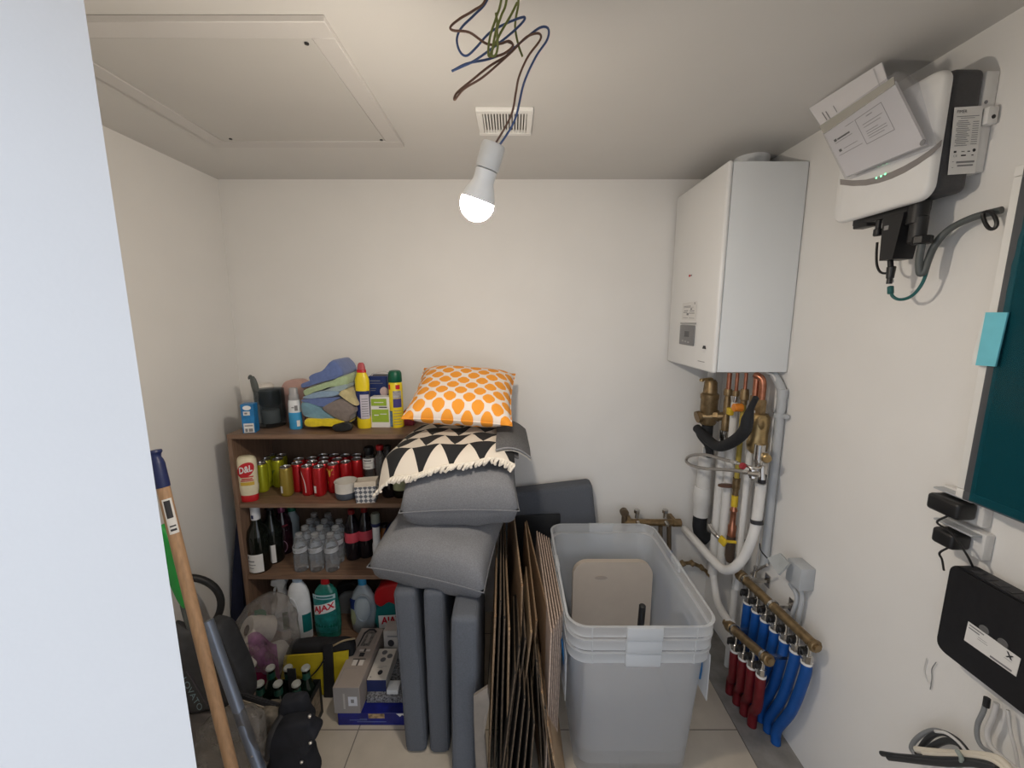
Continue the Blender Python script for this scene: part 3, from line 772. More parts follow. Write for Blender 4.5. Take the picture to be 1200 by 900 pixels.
# smoked glass vase with a candle
P, r = spot(319, 503, ZT, 16.3)
t = thing('candle_holder', 'smoked grey glass candle holder with a pale candle inside', 'candle holder', P)
hv = U(319, 456, Y=P.y).z - ZT
mSmoke = film('smoked_glass', (0.06, 0.072, 0.078), 0.16, rough=0.05, gloss=0.10, transl=0.2, tint=(.74, .77, .79))
obj('glass', lathe(B(), [(r * .80, 0), (r * .92, .004), (r * .98, .02), (r, hv * .5), (r * .98, hv), (r * .93, hv), (r * .95, hv * .5), (r * .9, .02), (r * .5, .014), (1e-4, .014)], 40, None, True, False), mSmoke, t)
obj('candle', lathe(B(), [(r * .55, .016), (r * .6, .02), (r * .6, hv * .42), (r * .52, hv * .45)], 28), M('candle_wax', (0.45, 0.45, 0.42), 0.6), t)
obj('inner_cup', lathe(B(), [(r * .5, hv * .55), (r * .78, hv * .62), (r * .80, hv * .97), (r * .74, hv * .97), (r * .72, hv * .64), (r * .3, hv * .60), (1e-4, hv * .6)], 32, None, True, False), mSmoke, t)
t, zf, rf = bott('white_jar', 'white lidded jar standing behind the smoked candle holder', 'jar', 315, 490, ZT,
    [('jar_body', mPWhite, [(490, 9), (489, 9.6), (456, 9.6), (454, 8)]), ('lid', M('lid_cream', (0.72, 0.68, 0.62), 0.4), [(454, 8.6), (449, 8.6), (447, 7)])], 1.0, Y=1.88)
# pink box
b = loft([(327, 497), (327, 470), (329, 455), (334, 447), (345, 445.5), (353, 447), (356, 455), (356, 497)], 1.835, 1.895, .10, 3, 0, 0, 10, 3, .93)
solo('storage_tub', b, M('dusty_pink', (0.52, 0.33, 0.29), 0.55, var=0.03), 'dusty pink rounded tub behind the blue spray bottle', 'tub')
# blue liquid pump bottle
t, zf, rf = bott('hand_gel_bottle', 'clear pump bottle of sky blue gel with a white label', 'bottle', 347.5, 503.5, ZT,
    [('body', mSky, [(503.5, 6.6), (502.5, 7.2), (490, 7.3), (484, 7.2)]), ('bottle_neck', mPWhite, [(484, 7.2), (474, 6.9), (470, 6.2)]), ('cap', mCap, [(470, 5.8), (464, 5.5), (463, 4.8), (457, 4.8), (456, 4.2)])], 0.8)
print_on(t, 'label_print', mInkGrey, rf(480, 7.2), zf(484), zf(473), -20, 55, .8, [(.55, .2, .9, .75), (.2, .5, .5, .6)])
wrap(t, 'barcode_label', mPaper, rf(495, 7.3), zf(500), zf(493), 30, 60, .8)
# yellow toilet cleaner
t, zf, rf = bott('toilet_cleaner', 'yellow toilet cleaner bottle with red cap and navy label', 'cleaner bottle', 427.5, 502.5, ZT,
    [('body', mYellow, [(502.5, 7.4), (501, 8.2), (492, 8.2), (474, 7.6), (460, 7.9), (452, 8.4), (446, 8.2), (441, 6.6), (437.8, 5.2)]),
     ('cap', mRed, [(437.8, 5.4), (435, 5.5), (434.5, 5)]), ('nozzle', film('cap_pink', (0.75, 0.2, 0.22), 0.8), [(434.5, 4.8), (431, 4.4), (428, 3.6), (426.3, 2.2)])], 0.62)
wrap(t, 'wrap_label', M('label_navy', (0.012, 0.025, 0.13), 0.4), rf(480, 7.9), zf(491.5), zf(459), -82, 82, .62)
wrap(t, 'info_panel', M('label_lilac', (0.55, 0.52, 0.60), 0.5), rf(480, 7.95), zf(491), zf(463), -12, 66, .62, off=.0014)
print_on(t, 'label_print', mInkGrey, rf(480, 7.9), zf(491), zf(463), -8, 62, .62, [(.1, .1 + .1 * k, .85, .13 + .1 * k) for k in range(8)], off=.002)
# tablet boxes
t, f, w, h = carton('tablet_box', 'dark blue carton with a torn open top behind the green box', 434.5, 456.5, 497, 441, ZT, .075, M('carton_navy', (0.012, 0.03, 0.14), 0.45, var=0.1), Y=1.815)
b = B(); [b.verts.new(f(.80 + .22 * math.cos(R(a)), .68 + .10 * math.sin(R(a)))) for a in range(0, 360, 20)]; b.faces.new(b.verts); obj('picture', b, M('print_pinkish', (0.55, 0.42, 0.42), 0.5), t)
obj('printed_lines', rects_bm(f, [(.08, .90, .62, .915), (.08, .85, .75, .86), (.08, .74, .40, .75), (.08, .70, .35, .71)]), mInkGrey, t)
o = tube(B(), [(-w * .35, .01, h + .001), (-w * .30, .02, h + .010), (w * .2, .03, h + .016), (w * .42, .04, h + .012)], .004, 8, 5, flat=(1, .35)); obj('open_flap', o, M('carton_grey', (0.45, 0.43, 0.42), 0.7), t)
obj('top_opening', bx(-w * .36, w * .36, .014, .058, h - .0004, h + .0006), M('carton_inside', (0.10, 0.09, 0.085), 0.9), t)
mLimeBox = M('carton_green', (0.30, 0.44, 0.04), 0.5, var=0.05)
t, f, w, h = carton('tea_box', 'white box with green panels standing before the dark blue carton', 435.5, 457.5, 501, 465.5, ZT, .05, mPaper)
obj('green_panel', rects_bm(f, [(.05, .18, .95, .60), (.05, .72, .86, .95)]), mLimeBox, t)
obj('gap', rects_bm(lambda s, q: Vector(f(s, q)) + Vector((0, -.0005, 0)), [(.45, .655, .88, .69)]), mInk, t)
obj('panel_print', rects_bm(lambda s, q: Vector(f(s, q)) + Vector((0, -.0006, 0)), [(.18, .40, .42, .43), (.5, .44, .84, .46), (.2, .82, .7, .84)]), mWhiteInk, t)
# insect spray can
t, zf, rf = bott('spray_can', 'tall yellow aerosol can with a dark green cap', 'spray can', 465.5, 501.5, ZT,
    [('can_body', mYellow, [(501.5, 7.6), (500.5, 8.0), (451, 7.9), (449.5, 7)]), ('cap', mDkGreen, [(449.5, 7.4), (449, 7.8), (439, 7.6), (436.5, 6.2), (436, 4.5)])], 1.0)
r = rf(475, 8)
wrap(t, 'wrap_label', M('label_bluegrey', (0.10, 0.20, 0.34), 0.5, var=0.5, scale=60), r, zf(500.5), zf(482), -60, -18)
wrap(t, 'wrap_label', M('label_violet', (0.06, 0.05, 0.22), 0.5), r, zf(478), zf(468), -8, 62)
wrap(t, 'wrap_label', M('label_silver', (0.35, 0.34, 0.36), 0.4, var=0.4, scale=80), r, zf(467.5), zf(459), -8, 62)
print_on(t, 'logo', mRedInk, r, zf(458), zf(451), -55, 60, 1, [(.05, .1, .22, .9), (.62, .15, .92, .85)])
print_on(t, 'label_print', mInkGrey, r, zf(500), zf(480), -10, 62, 1, [(.05, .1 + .16 * k, .95, .13 + .16 * k) for k in range(6)])
b = loft([(472, 499), (471, 486), (475, 480), (481, 480), (484, 488), (484, 499)], 1.78, 1.84, .2, 3, 0, 0.001)
solo('bundle_bag', b, M('bag_red_dark', (0.25, 0.03, 0.05), 0.5, var=0.5, scale=50), 'small dark red packet beside the aerosol can, half hidden by the patterned cushion', 'packet')
a = U(279, 500, Y=1.83)
solo('small_box', bx(SX0 + .002, SX0 + .036, 1.83, 1.88, ZT + .0002, ZT + .065, .003), mBlack, 'small black box at the back corner of the bookcase top', 'box')

# ---------------------------------------------------------------- lowest shelf
def cp(x, y, Y): return U(x, y, Y=Y)
t, zf, rf = bott('trigger_spray', 'white trigger spray bottle with green leaf label on the lowest shelf', 'spray bottle', 335, 741, Z4,
    [('body', mPWhite, [(741, 9), (739, 10.2), (722, 10), (713, 7), (706, 5.4), (702, 6.4), (698, 5.6), (694, 4)])], 0.7)
P = Vector(t.location); zz = lambda y: zf(y)
w_ = rf(690, 1)
obj('trigger_head', prism(B(), [(-w_ * 11, -.012, zz(689.5)), (-w_ * 10, -.012, zz(684.5)), (-w_ * 2, -.012, zz(682.5)), (w_ * 5.5, -.012, zz(682)), (w_ * 7, -.012, zz(686)), (w_ * 4, -.012, zz(692)), (w_ * 3.6, -.012, zz(695.5)), (-w_ * 3.6, -.012, zz(695.5)), (-w_ * 4, -.012, zz(690)), (-w_ * 8, -.012, zz(691))], (0, .024, 0)), mPWhite, t)
obj('trigger', tube(B(), [(-w_ * 6, 0, zz(690.5)), (-w_ * 8.5, 0, zz(696)), (-w_ * 10, 0, zz(702))], [.004, .006, .004], 8, 4), mPWhite, t)
wrap(t, 'leaf_label', M('label_leaf', (0.03, 0.14, 0.05), 0.5, var=0.6, scale=90), rf(730, 10.2), zf(738), zf(718), 10, 75, .7)

t, zf, rf = bott('cleaner_jug', 'white handled cleaner bottle with pale blue cap and teal label', 'cleaner bottle', 354.5, 753, Z4,
    [('body', mPWhite, [(753, 10), (751, 12.4), (735, 13), (715, 13), (700, 12), (693, 9.6), (689, 6.4), (687.5, 5)]), ('cap', M('cap_pale_blue', (0.42, 0.52, 0.62), 0.4), [(687.5, 5.4), (687, 5.8), (680.5, 5.4), (680, 4.8)])], 0.6)
r = rf(720, 13)
f = cylmap(r + .0025, zf(735), zf(700), -70, 70, 1, .6)
obj('handle_groove', tube(B(), [f(.30 + .20 * math.cos(R(a)) + .04, .55 + .38 * math.sin(R(a))) for a in range(0, 360, 24)], .0035, 8, 2, True), M('bottle_white_shade', (0.60, 0.62, 0.65), 0.4), t)
wrap(t, 'teal_label', mTeal, r, zf(742), zf(722), 26, 84, .6)
print_on(t, 'label_print', mInkGrey, r, zf(748), zf(735), -60, -10, .6, [(.2, .3, .9, .36), (.2, .6, .8, .66)])

mAjaxGreen = M('cleaner_green', (0.02, 0.16, 0.13), 0.2, var=0.3, scale=40, spec=0.6)
t, zf, rf = bott('floor_cleaner', 'green floor cleaner bottle with red cap and tilted red AJAX lettering', 'cleaner bottle', 386, 751, Z4,
    [('body', mAjaxGreen, [(751, 10), (749, 14), (735, 15.5), (715, 15), (705, 13.5), (697, 12.5), (692, 8), (690, 5)]), ('cap', mRed, [(690, 5), (689, 5.2), (684, 4.6), (679, 4.4)])], 0.55)
r = rf(720, 15.2)
wrap(t, 'front_label', M('label_teal_picture', (0.02, 0.20, 0.19), 0.45, var=0.5, scale=30), r, zf(742), zf(699), -56, 56, .55)
wrap(t, 'top_strip', M('label_ice', (0.42, 0.58, 0.62), 0.5), r, zf(703.5), zf(698.5), -56, 56, .55, off=.0013)
f = cylmap(r + .0016, zf(742), zf(699), -56, 56, 1, (r * .55 + .0016) / (r + .0016))
sh = lambda s, q: f(s, q + .16 * (s - .5))
obj('logo_patch', rects_bm(sh, [(.04, .53, .96, .78)], 10), mWhiteInk, t)
f = cylmap(r + .0024, zf(742), zf(699), -56, 56, 1, (r * .55 + .0024) / (r + .0024))
sh2 = lambda s, q: f(s, q + .16 * (s - .5))
obj('lettering', text_bm('AJAX', sh2, (.07, .55, .93, .755), .035), M('logo_red', (0.60, 0.02, 0.04), 0.5), t)
obj('strip_print', rects_bm(f, [(.1, .93, .16, .97), (.22, .93, .88, .97)], 6), mTeal, t)

b = loft([(397, 738), (396, 710), (399, 697), (414, 694), (419, 700), (419, 715), (413, 738)], 1.83, 1.89, .2, 3, 5, .004, 25)
solo('refill_bag', b, film('bag_pale', (0.52, 0.53, 0.52), 0.9, gloss=.2), 'pale plastic bag with dark top between the two cleaner bottles', 'bag')
b = loft([(392, 700), (394, 688), (412, 683), (419, 690), (419, 697), (405, 700)], 1.84, 1.89, .2, 3, 6, .003, 25)
solo('refill_bag', b, mBlack, 'black folded bag lying above the pale plastic bag', 'bag')

t, zf, rf = bott('detergent_bottle', 'grey detergent bottle with sky blue cap and round moulded handle', 'detergent bottle', 428, 744, Z4,
    [('body', M('bottle_grey', (0.33, 0.38, 0.42), 0.35, var=0.05), [(744, 11), (742, 13.5), (730, 15.2), (718, 15.5), (705, 13), (698, 10), (693, 6), (691.5, 4.4)]), ('cap', mSky, [(691.5, 4.6), (691, 4.9), (684, 4.7), (683, 4)])], 0.6)
r = rf(720, 15.4)
f = cylmap(r + .002, zf(735), zf(700), -60, 60, 1, .6)
obj('handle_ring', tube(B(), [f(.58 + .28 * math.cos(R(a)), .62 + .42 * math.sin(R(a))) for a in range(0, 360, 24)], .004, 8, 2, True), M('bottle_grey_ring', (0.28, 0.33, 0.38), 0.35), t)
wrap(t, 'navy_label', M('label_navy', (0.012, 0.025, 0.13), 0.4), r, zf(716), zf(704), -62, -22, .6)
f = cylmap(r + .0022, zf(735), zf(700), -66, 60, 1, .6)
b = disc_bm(f, .20, .30, .14, .26); obj('round_label', b, M('label_sage', (0.33, 0.36, 0.22), 0.6), t)

t = thing('powder_bag', 'red and green cleaning powder bag marked AJAX beside the grey cushions', 'cleaner bag', U(451, 742, Y=1.70) * 1)
t.location.z = Z4
b = loft([(441, 742), (440, 718), (439, 700), (446, 693), (464, 689), (470, 695), (470, 742)], 1.70, 1.78, .2, 3, 7, .003, 20)
zmin = min(v.co.z for v in b.verts); bmesh.ops.translate(b, verts=b.verts, vec=(0, 0, Z4 - zmin))
for v in b.verts: v.co.z = max(v.co.z, Z4)
ow('pouch', b, mTeal, t)
b = loft([(438, 708), (438, 697), (446, 688), (464, 684), (473, 688), (473, 712), (456, 707), (446, 712)], 1.692, 1.787, .2, 3, 7, .002, 20)
ow('red_top', b, mRed, t)
fa = quadmap(U(444.5, 736, Y=1.692), U(472, 734, Y=1.692), U(472, 720, Y=1.692), U(443.5, 721.5, Y=1.692))
b = grid(B(), 2, 2, fa); ow('logo_patch', thick(b, .002), mWhiteInk, t)
ow('lettering', text_bm('AJAX', quadmap(U(444.5, 736, Y=1.6885), U(472, 734, Y=1.6885), U(472, 720, Y=1.6885), U(443.5, 721.5, Y=1.6885)), (.1, .12, .98, .88), .035), MATS['logo_red'], t)
# ================================================================== GREY CUSHIONS
mSeat = M('seat_fabric_grey', (0.100, 0.109, 0.128), 0.92, var=0.10, scale=220, bump=0.35, bscale=900)
mThrow = M('cushion_fabric_grey', (0.185, 0.187, 0.198), 0.95, var=0.16, scale=260, bump=0.5, bscale=700)
def seat_cushion(label, c, s, rot, bulge=.006, seed=0):
    """foam seat cushion: rounded block, seam piping along both faces"""
    t = thing('seat_cushion', label, 'seat cushion', c, 0, 'grey seat cushions', rot)
    b = B(); sx, sy, sz = s
    box(b, (0, 0, sz / 2), s, None, .020, 4)
    bmesh.ops.subdivide_edges(b, edges=[e for e in b.edges if e.calc_length() > .12], cuts=7, use_grid_fill=True)
    for v in b.verts:
        a = v.co.x / (sx / 2); y = v.co.y / (sy / 2); z = (v.co.z - sz / 2) / (sz / 2)
        if abs(a) > .6: v.co.x += math.copysign(bulge * max(0, (1 - y * y)) * max(0, (1 - z * z)), a)
    jitter(b, .0022, 9, seed)
    for v in b.verts: v.co.z = max(v.co.z, 0)
    obj('cushion_cover', b, mSeat, t, ang=60)
    for sg in (-1, 1):
        pts = [(sg * (sx / 2 - .007), q[0], q[1] + sz / 2) for q in rrect(sy - .010, sz - .010, .018, 3)]
        obj('piping', tube(B(), pts, .0018, 6, 1, True), mSeat, t)
    return t
seat_cushion('grey seat cushion standing on edge next to the bookcase boxes', (-.343, 1.405, 0), (.076, .345, .640), Euler((0, R(-1.6), 0)), seed=1)
seat_cushion('grey seat cushion standing on edge between two others of its kind', (-.258, 1.400, 0), (.072, .345, .645), Euler((0, R(-.4), R(0))), seed=2)
seat_cushion('grey seat cushion standing on edge against the flattened cardboard', (-.158, 1.305, 0), (.084, .370, .632), Euler((0, R(1.0), R(0))), seed=3)
c = seat_cushion('grey seat cushion leaning on the back wall behind the cardboard and the clear bins', (.225, 1.865, 0), (.088, .450, .705), Euler((R(0), R(-3.2), R(-86))), .004, 4)
c.rotation_euler = Euler((R(0), R(0), R(90))); c.rotation_euler.rotate(Euler((0, R(-7), 0))); c.location = (.245, 1.885, .032)

def throw(label, c, s, rot, seed, mat, name='throw_pillow', cat='pillow', group=None, **k):
    t = thing(name, label, cat, c, 0, group, rot)
    obj('pillow_cover', pillow_bm(s[0], s[1], s[2], seed, **k), mat, t, ang=80)
    b = B(); n = 40; pts = []
    for i in range(n):
        a = i / n * 4; e = int(a); f = (a - e) * 2 - 1
        q = [(f, -1), (1, f), (-f, 1), (-1, -f)][e]; pk = k.get('pinch', .07)
        pts.append((s[0] / 2 * q[0] * (1 - pk * (1 - q[1] ** 2)), s[1] / 2 * q[1] * (1 - pk * (1 - q[0] ** 2)), 0))
    obj('seam', tube(b, pts, .0022, 6, 1, True), mat, t)
    return t
throw('plump grey linen pillow lowest in the stack, on the standing seat cushions', (-.250, 1.405, .742), (.400, .40, .215), Euler((R(13), R(7), R(-9))), 3, mThrow, fat=.33, amp=.011, pinch=.05)
throw('plump grey linen pillow under the black and white throw', (-.180, 1.455, .960), (.395, .40, .235), Euler((R(15), R(0), R(2))), 8, mThrow, fat=.33, amp=.011, pinch=.05)

# ---------------------------------------------------------------- orange patterned cushion
mOr, nt, p = nodes_mat('orange_ogee_fabric', 0.9)
N = nt.nodes.new; L = nt.links.new
tc = N('ShaderNodeTexCoord'); sp = N('ShaderNodeSeparateXYZ'); L(tc.outputs['Object'], sp.inputs[0])
def MA(op, a, b=None):
    n = N('ShaderNodeMath'); n.operation = op
    for i, q in enumerate((a, b)):
        if q is None: continue
        if isinstance(q, (int, float)): n.inputs[i].default_value = q
        else: L(q, n.inputs[i])
    return n.outputs[0]
k = 2 * math.pi / .072
P_ = MA('MULTIPLY', MA('ADD', sp.outputs[0], sp.outputs[1]), k / 1.0)
Q_ = MA('MULTIPLY', MA('SUBTRACT', sp.outputs[0], sp.outputs[1]), k / 1.0)
base = MA('ADD', MA('COSINE', P_), MA('COSINE', Q_))
lobes = MA('MULTIPLY', MA('ADD', MA('COSINE', MA('MULTIPLY', P_, 2)), MA('COSINE', MA('MULTIPLY', Q_, 2))), -.34)
fl = MA('ADD', base, lobes)
mk = MA('GREATER_THAN', fl, -.36)
mx = N('ShaderNodeMix'); mx.data_type = 'RGBA'
mx.inputs['A'].default_value = (0.76, 0.68, 0.62, 1); mx.inputs['B'].default_value = (0.80, 0.31, 0.03, 1)
L(mk, mx.inputs['Factor']); L(mx.outputs['Result'], p.inputs['Base Color'])
throw('orange and white patterned cushion on top of the pillow stack', (-.192, 1.605, 1.238), (.40, .375, .135), Euler((R(22), R(3.5), R(-1))), 5, mOr, 'patterned_cushion', 'cushion', fat=.72, pinch=.06, amp=.004)

# ---------------------------------------------------------------- black and white throw with fringe
mTri, nt, p = nodes_mat('triangle_weave', 0.95)
N = nt.nodes.new; L = nt.links.new
uvn = N('ShaderNodeUVMap'); sp = N('ShaderNodeSeparateXYZ'); L(uvn.outputs[0], sp.inputs[0])
fu = MA('FRACT', MA('MULTIPLY', sp.outputs[0], 4.6)); fv = MA('FRACT', MA('ADD', MA('MULTIPLY', sp.outputs[1], 4.0), .12))
tri = MA('GREATER_THAN', MA('ABSOLUTE', MA('SUBTRACT', MA('MULTIPLY', fu, 2), 1)), fv)
mx = N('ShaderNodeMix'); mx.data_type = 'RGBA'; mx.inputs['A'].default_value = (0.012, 0.012, 0.013, 1); mx.inputs['B'].default_value = (0.66, 0.60, 0.52, 1)
L(tri, mx.inputs['Factor']); L(mx.outputs['Result'], p.inputs['Base Color'])
mFr = M('fringe_cream', (0.70, 0.64, 0.55), 0.95, var=0.1, scale=90, bump=0.4, bscale=400)
mGreyW = M('weave_grey', (0.10, 0.10, 0.105), 0.95, var=0.25, scale=200)
t = thing('throw_blanket', 'folded black and white triangle pattern throw with cream fringe, under the orange cushion', 'blanket', (-.2, 1.5, 1.06))
def topz(x, y):  # rides over the pillow below
    a = min(1, abs((x + .178) / .26)); b = min(1, abs((y - 1.455) / .24))
    return 1.078 + .022 * (1 - a * a) * (1 - b ** 4) - .028 * max(0, (x + .03)) / .08 * (1 if x > -.03 else 0)
def blan(u, v):
    x = -.432 + .430 * u + .022 * (1 - v) * (u - .5)
    y = 1.275 + .43 * v - .02 * math.sin(u * 5)
    z = topz(x, y) + .012
    if v < .22:
        f = (.22 - v) / .22; z -= (.020 + .060 * (1 - u) ** 2) * f * f + .004 * f; y += .006 * f
    z += .004 * math.sin(u * 17 + v * 4) + .003 * noise.noise(Vector((u * 9, v * 9, 1)))
    if u < .15: z -= .035 * ((.15 - u) / .15) ** 2
    return (x, y, z)
b = grid(B(), 44, 30, blan); thick(b, .006)
ow('patterned_weave', b, mTri, t)
def lay(u, v):
    x, y, z = blan(.03 + .97 * u, .10 + .9 * v); return (x + .016 * u, y + .012, z - .014)
b = grid(B(), 30, 20, lay); thick(b, .006); ow('inner_fold', b, mGreyW, t)
# folded end that sticks out over the pillow towards the wall
def fold(u, v):
    x0, y0, z0 = blan(.86, .05 + .9 * v)
    x = x0 + .120 * u; y = y0 + .05 * u
    z = z0 + .012 + .012 * math.sin(u * 2.6) - .050 * u * u
    return (x, y, z)
b = grid(B(), 14, 20, fold); thick(b, .004); ow('folded_end', b, mGreyW, t)
b = grid(B(), 14, 20, lambda u, v: Vector(fold(u, v)) + Vector((.002, .002, -.013))); thick(b, .004); ow('folded_end', b, mFr, t)
b = tube(B(), [Vector(fold(u / 8, 0)) + Vector((0, -.002, -.004)) for u in range(9)], .0035, 8, 3); ow('striped_hem', b, mInkGrey, t)
# fringe: twisted tassels along the front hem
b = B(); nT = 52
for i in range(nT):
    u = i / (nT - 1)
    p0 = Vector(blan(u, 0)) + Vector((0, -.003, -.001))
    L_ = .015 + .007 * rnd.random()
    p1 = p0 + Vector((rnd.uniform(-.006, .004) - .006, -.006, -L_ * .5)); p2 = p0 + Vector((rnd.uniform(-.010, .006) - .008, -.004 + rnd.uniform(-.004, .004), -L_))
    tube(b, [p0, p1, p2], [.0042, .0056, .0044], 6, 2)
fr = ow('fringe', b, mFr, t); fr['kind'] = 'stuff'
b = tube(B(), [Vector(blan(i / 16, 0)) + Vector((0, -.003, -.001)) for i in range(17)], .0045, 8, 2); ow('fringe_hem', b, mFr, t)

# ================================================================== FLATTENED CARDBOARD
mCardF = M('cardboard_face', (0.25, 0.15, 0.08), 0.85, var=0.12, scale=8, bump=0.15, bscale=90, stretch=(1, 1, 1))
mCardL = M('cardboard_light', (0.36, 0.25, 0.15), 0.85, var=0.12, scale=9)
mCardD = M('cardboard_print_gap_dark', (0.028, 0.024, 0.022), 0.6, var=0.3, scale=12)  # black print; also used as painted shade in gaps between sheets
mCardW = M('cardboard_white_print', (0.40, 0.31, 0.26), 0.7, var=0.08, scale=10)
mEdge = M('cardboard_cut_edge', (0.27, 0.185, 0.115), 0.9, var=0.35, scale=160)
def sheet(label, x0, y0, y1, h, mat, lean=0.0, yaw=0.0, th=.006, slope=0.0, cut=0.0, z0=0.002):
    """flattened carton: front edge at (x0, y0), running back to y1; top falls by slope towards the front"""
    t = thing('flattened_box', label, 'cardboard box', (x0, y0, 0), 0, 'flattened cardboard boxes', Euler((0, R(lean), R(yaw))))
    Ld = y1 - y0
    hf = h - slope
    mRimC = M('cardboard_pale_edge', (0.46, 0.36, 0.29), 0.9, var=0.25, scale=120) if mat is mCardW else (M('cardboard_dark_edge', (0.11, 0.078, 0.05), 0.9, var=0.4, scale=120) if mat is mCardD else mEdge)
    poly = [(0, 0, z0), (0, Ld, z0), (0, Ld, h), (0, cut + .01, hf + slope * (cut / Ld if cut else 0)), (0, 0, hf - (.05 if cut else 0))]
    b = prism(B(), [Vector(q) - Vector((th / 2, 0, 0)) for q in poly], (th, 0, 0))
    bmesh.ops.recalc_face_normals(b, faces=b.faces)
    obj('cardboard_panel', b, mat, t, smooth=False)
    # exposed corrugated rims
    b = B()
    tube(b, [(0, -.0012, z0), (0, -.0012, hf - (.05 if cut else 0))], th * .40, 6, 1)
    obj('front_edge', b, mRimC, t)
    b = tube(B(), [(0, cut + .01, hf + .0012 + slope * (cut / Ld if cut else 0)), (0, Ld, h + .0012)], th * .40, 6, 1)
    obj('top_edge', b, mRimC, t)
    return t
def edge_x(px, y0, z):      # x of a front edge that shows at pixel column px, height z
    return (px - CX) / F * depth(Vector((0, y0, z)))
# (label, column of front edge top, y0, y1, height, material, lean, yaw, slope)
SH = [
 ('flattened cardboard box squeezed right against the standing grey cushion', 581, 1.13, 1.62, .66, mCardF, 2.6, 1.5, .03),
 ('flattened cardboard box with dark printed side, second from the grey cushions', 587, 1.14, 1.70, .70, mCardD, 2.2, 1.5, .03),
 ('tall flattened cardboard box, third from the grey cushions', 592, 1.11, 1.72, .70, mCardD, 1.6, 2.0, .06),
 ('tall flattened cardboard box with pale front edge, fourth from the grey cushions', 597, 1.10, 1.72, .66, mCardL, .8, 2.5, .05),
 ('tallest flattened cardboard box reaching up beside the grey pillows', 613, 1.20, 1.80, .805, mCardF, 1.2, 4.6, .12),
 ('low flattened box with black printed side in the middle of the row', 609, 1.10, 1.45, .55, mCardD, 6.0, 1, .0),
 ('low flattened box with black printed side and pale rim, second of the black ones', 616, 1.12, 1.45, .56, mCardD, 6.5, 1, .0),
 ('low flattened box with black printed side and pale rim, third of the black ones', 623, 1.14, 1.48, .57, mCardL, 6.0, 1, .0),
 ('flattened cardboard box with a pointed corner showing above its neighbours', 630, 1.20, 1.74, .62, mCardF, 3.0, 2.5, .06),
 ('wide brown flattened box turned towards the clear bins', 643, 1.18, 1.76, .615, mCardF, 2.0, 5.0, .01),
]
for (lab, px, y0, y1, h, mt, ln, yw, sl) in SH:
    sheet(lab, edge_x(px, y0, h - sl) - math.tan(R(ln)) * h, y0, y1, h, mt, ln, yw, .006, sl)
for k in range(5):  # extra dark sheets added to fill the gaps with painted shade
    h = .50 - .03 * k; y0 = 1.06 - .012 * k; ln = 6.5 - .8 * k
    sheet('low flattened box darkened as gap shade at the very front, %s from the grey cushions' % ords[k], edge_x(604 + 5.5 * k, y0, h) - math.tan(R(ln)) * h, y0, 1.40, h, mCardD, ln, .6, .005, 0)
# fan of low sheets leaning back from the bins
for k in range(7):
    h = .50 - .035 * k; y0 = 1.10 - .018 * k; ln = -3 - 1.6 * k
    xt = edge_x(629 + 3.2 * k, y0, h)
    sheet('low flattened box in the fan by the clear bins, %s from the black ones' % ords[k], xt - math.tan(R(ln)) * h, y0, 1.44 - .01 * k, h, (mCardD, mCardD, mCardF, mCardD, mCardF, mCardF, mCardL)[k], ln, 0.5, .005, 0)
# pale boards leaning on the bins
for k in range(6):
    h = .630 - .006 * k
    sheet('pale flattened box in the neat parallel stack by the clear bins, %s from the bins' % ords[5 - k], .104 + .0098 * k, 1.08 + .026 * k, 1.64, h, mCardW, 1.2, 1.0, .0050, .01)
b = bx(.02, .235, 1.866, 1.874, .35, .615, .002); bmesh.ops.rotate(b, verts=b.verts, cent=(.12, 1.87, .5), matrix=Euler((R(3), R(-3), 0)).to_matrix().to_3x3())
bmesh.ops.translate(b, verts=b.verts, vec=(0, -.045, 0))
for v in b.verts: v.co.z = v.co.z if v.co.z > .45 else 0.0
solo('black_board', b, mBlack, 'thin black panel standing before the leaning grey cushion', 'panel')
# crumpled kraft paper at the front
b = loft([(556, 818), (572, 808), (574, 822), (566, 842), (568, 868), (574, 990), (560, 990), (557, 880), (555, 850)], 1.075, 1.10, .3, 2, 4, .006, 18, 1)
for v in b.verts: v.co.z = max(v.co.z, 0.0)
solo('packing_paper', b, M('packing_paper', (0.20, 0.175, 0.15), 0.85, var=0.1), 'crumpled grey packing paper wedged beside the front seat cushion', 'paper')

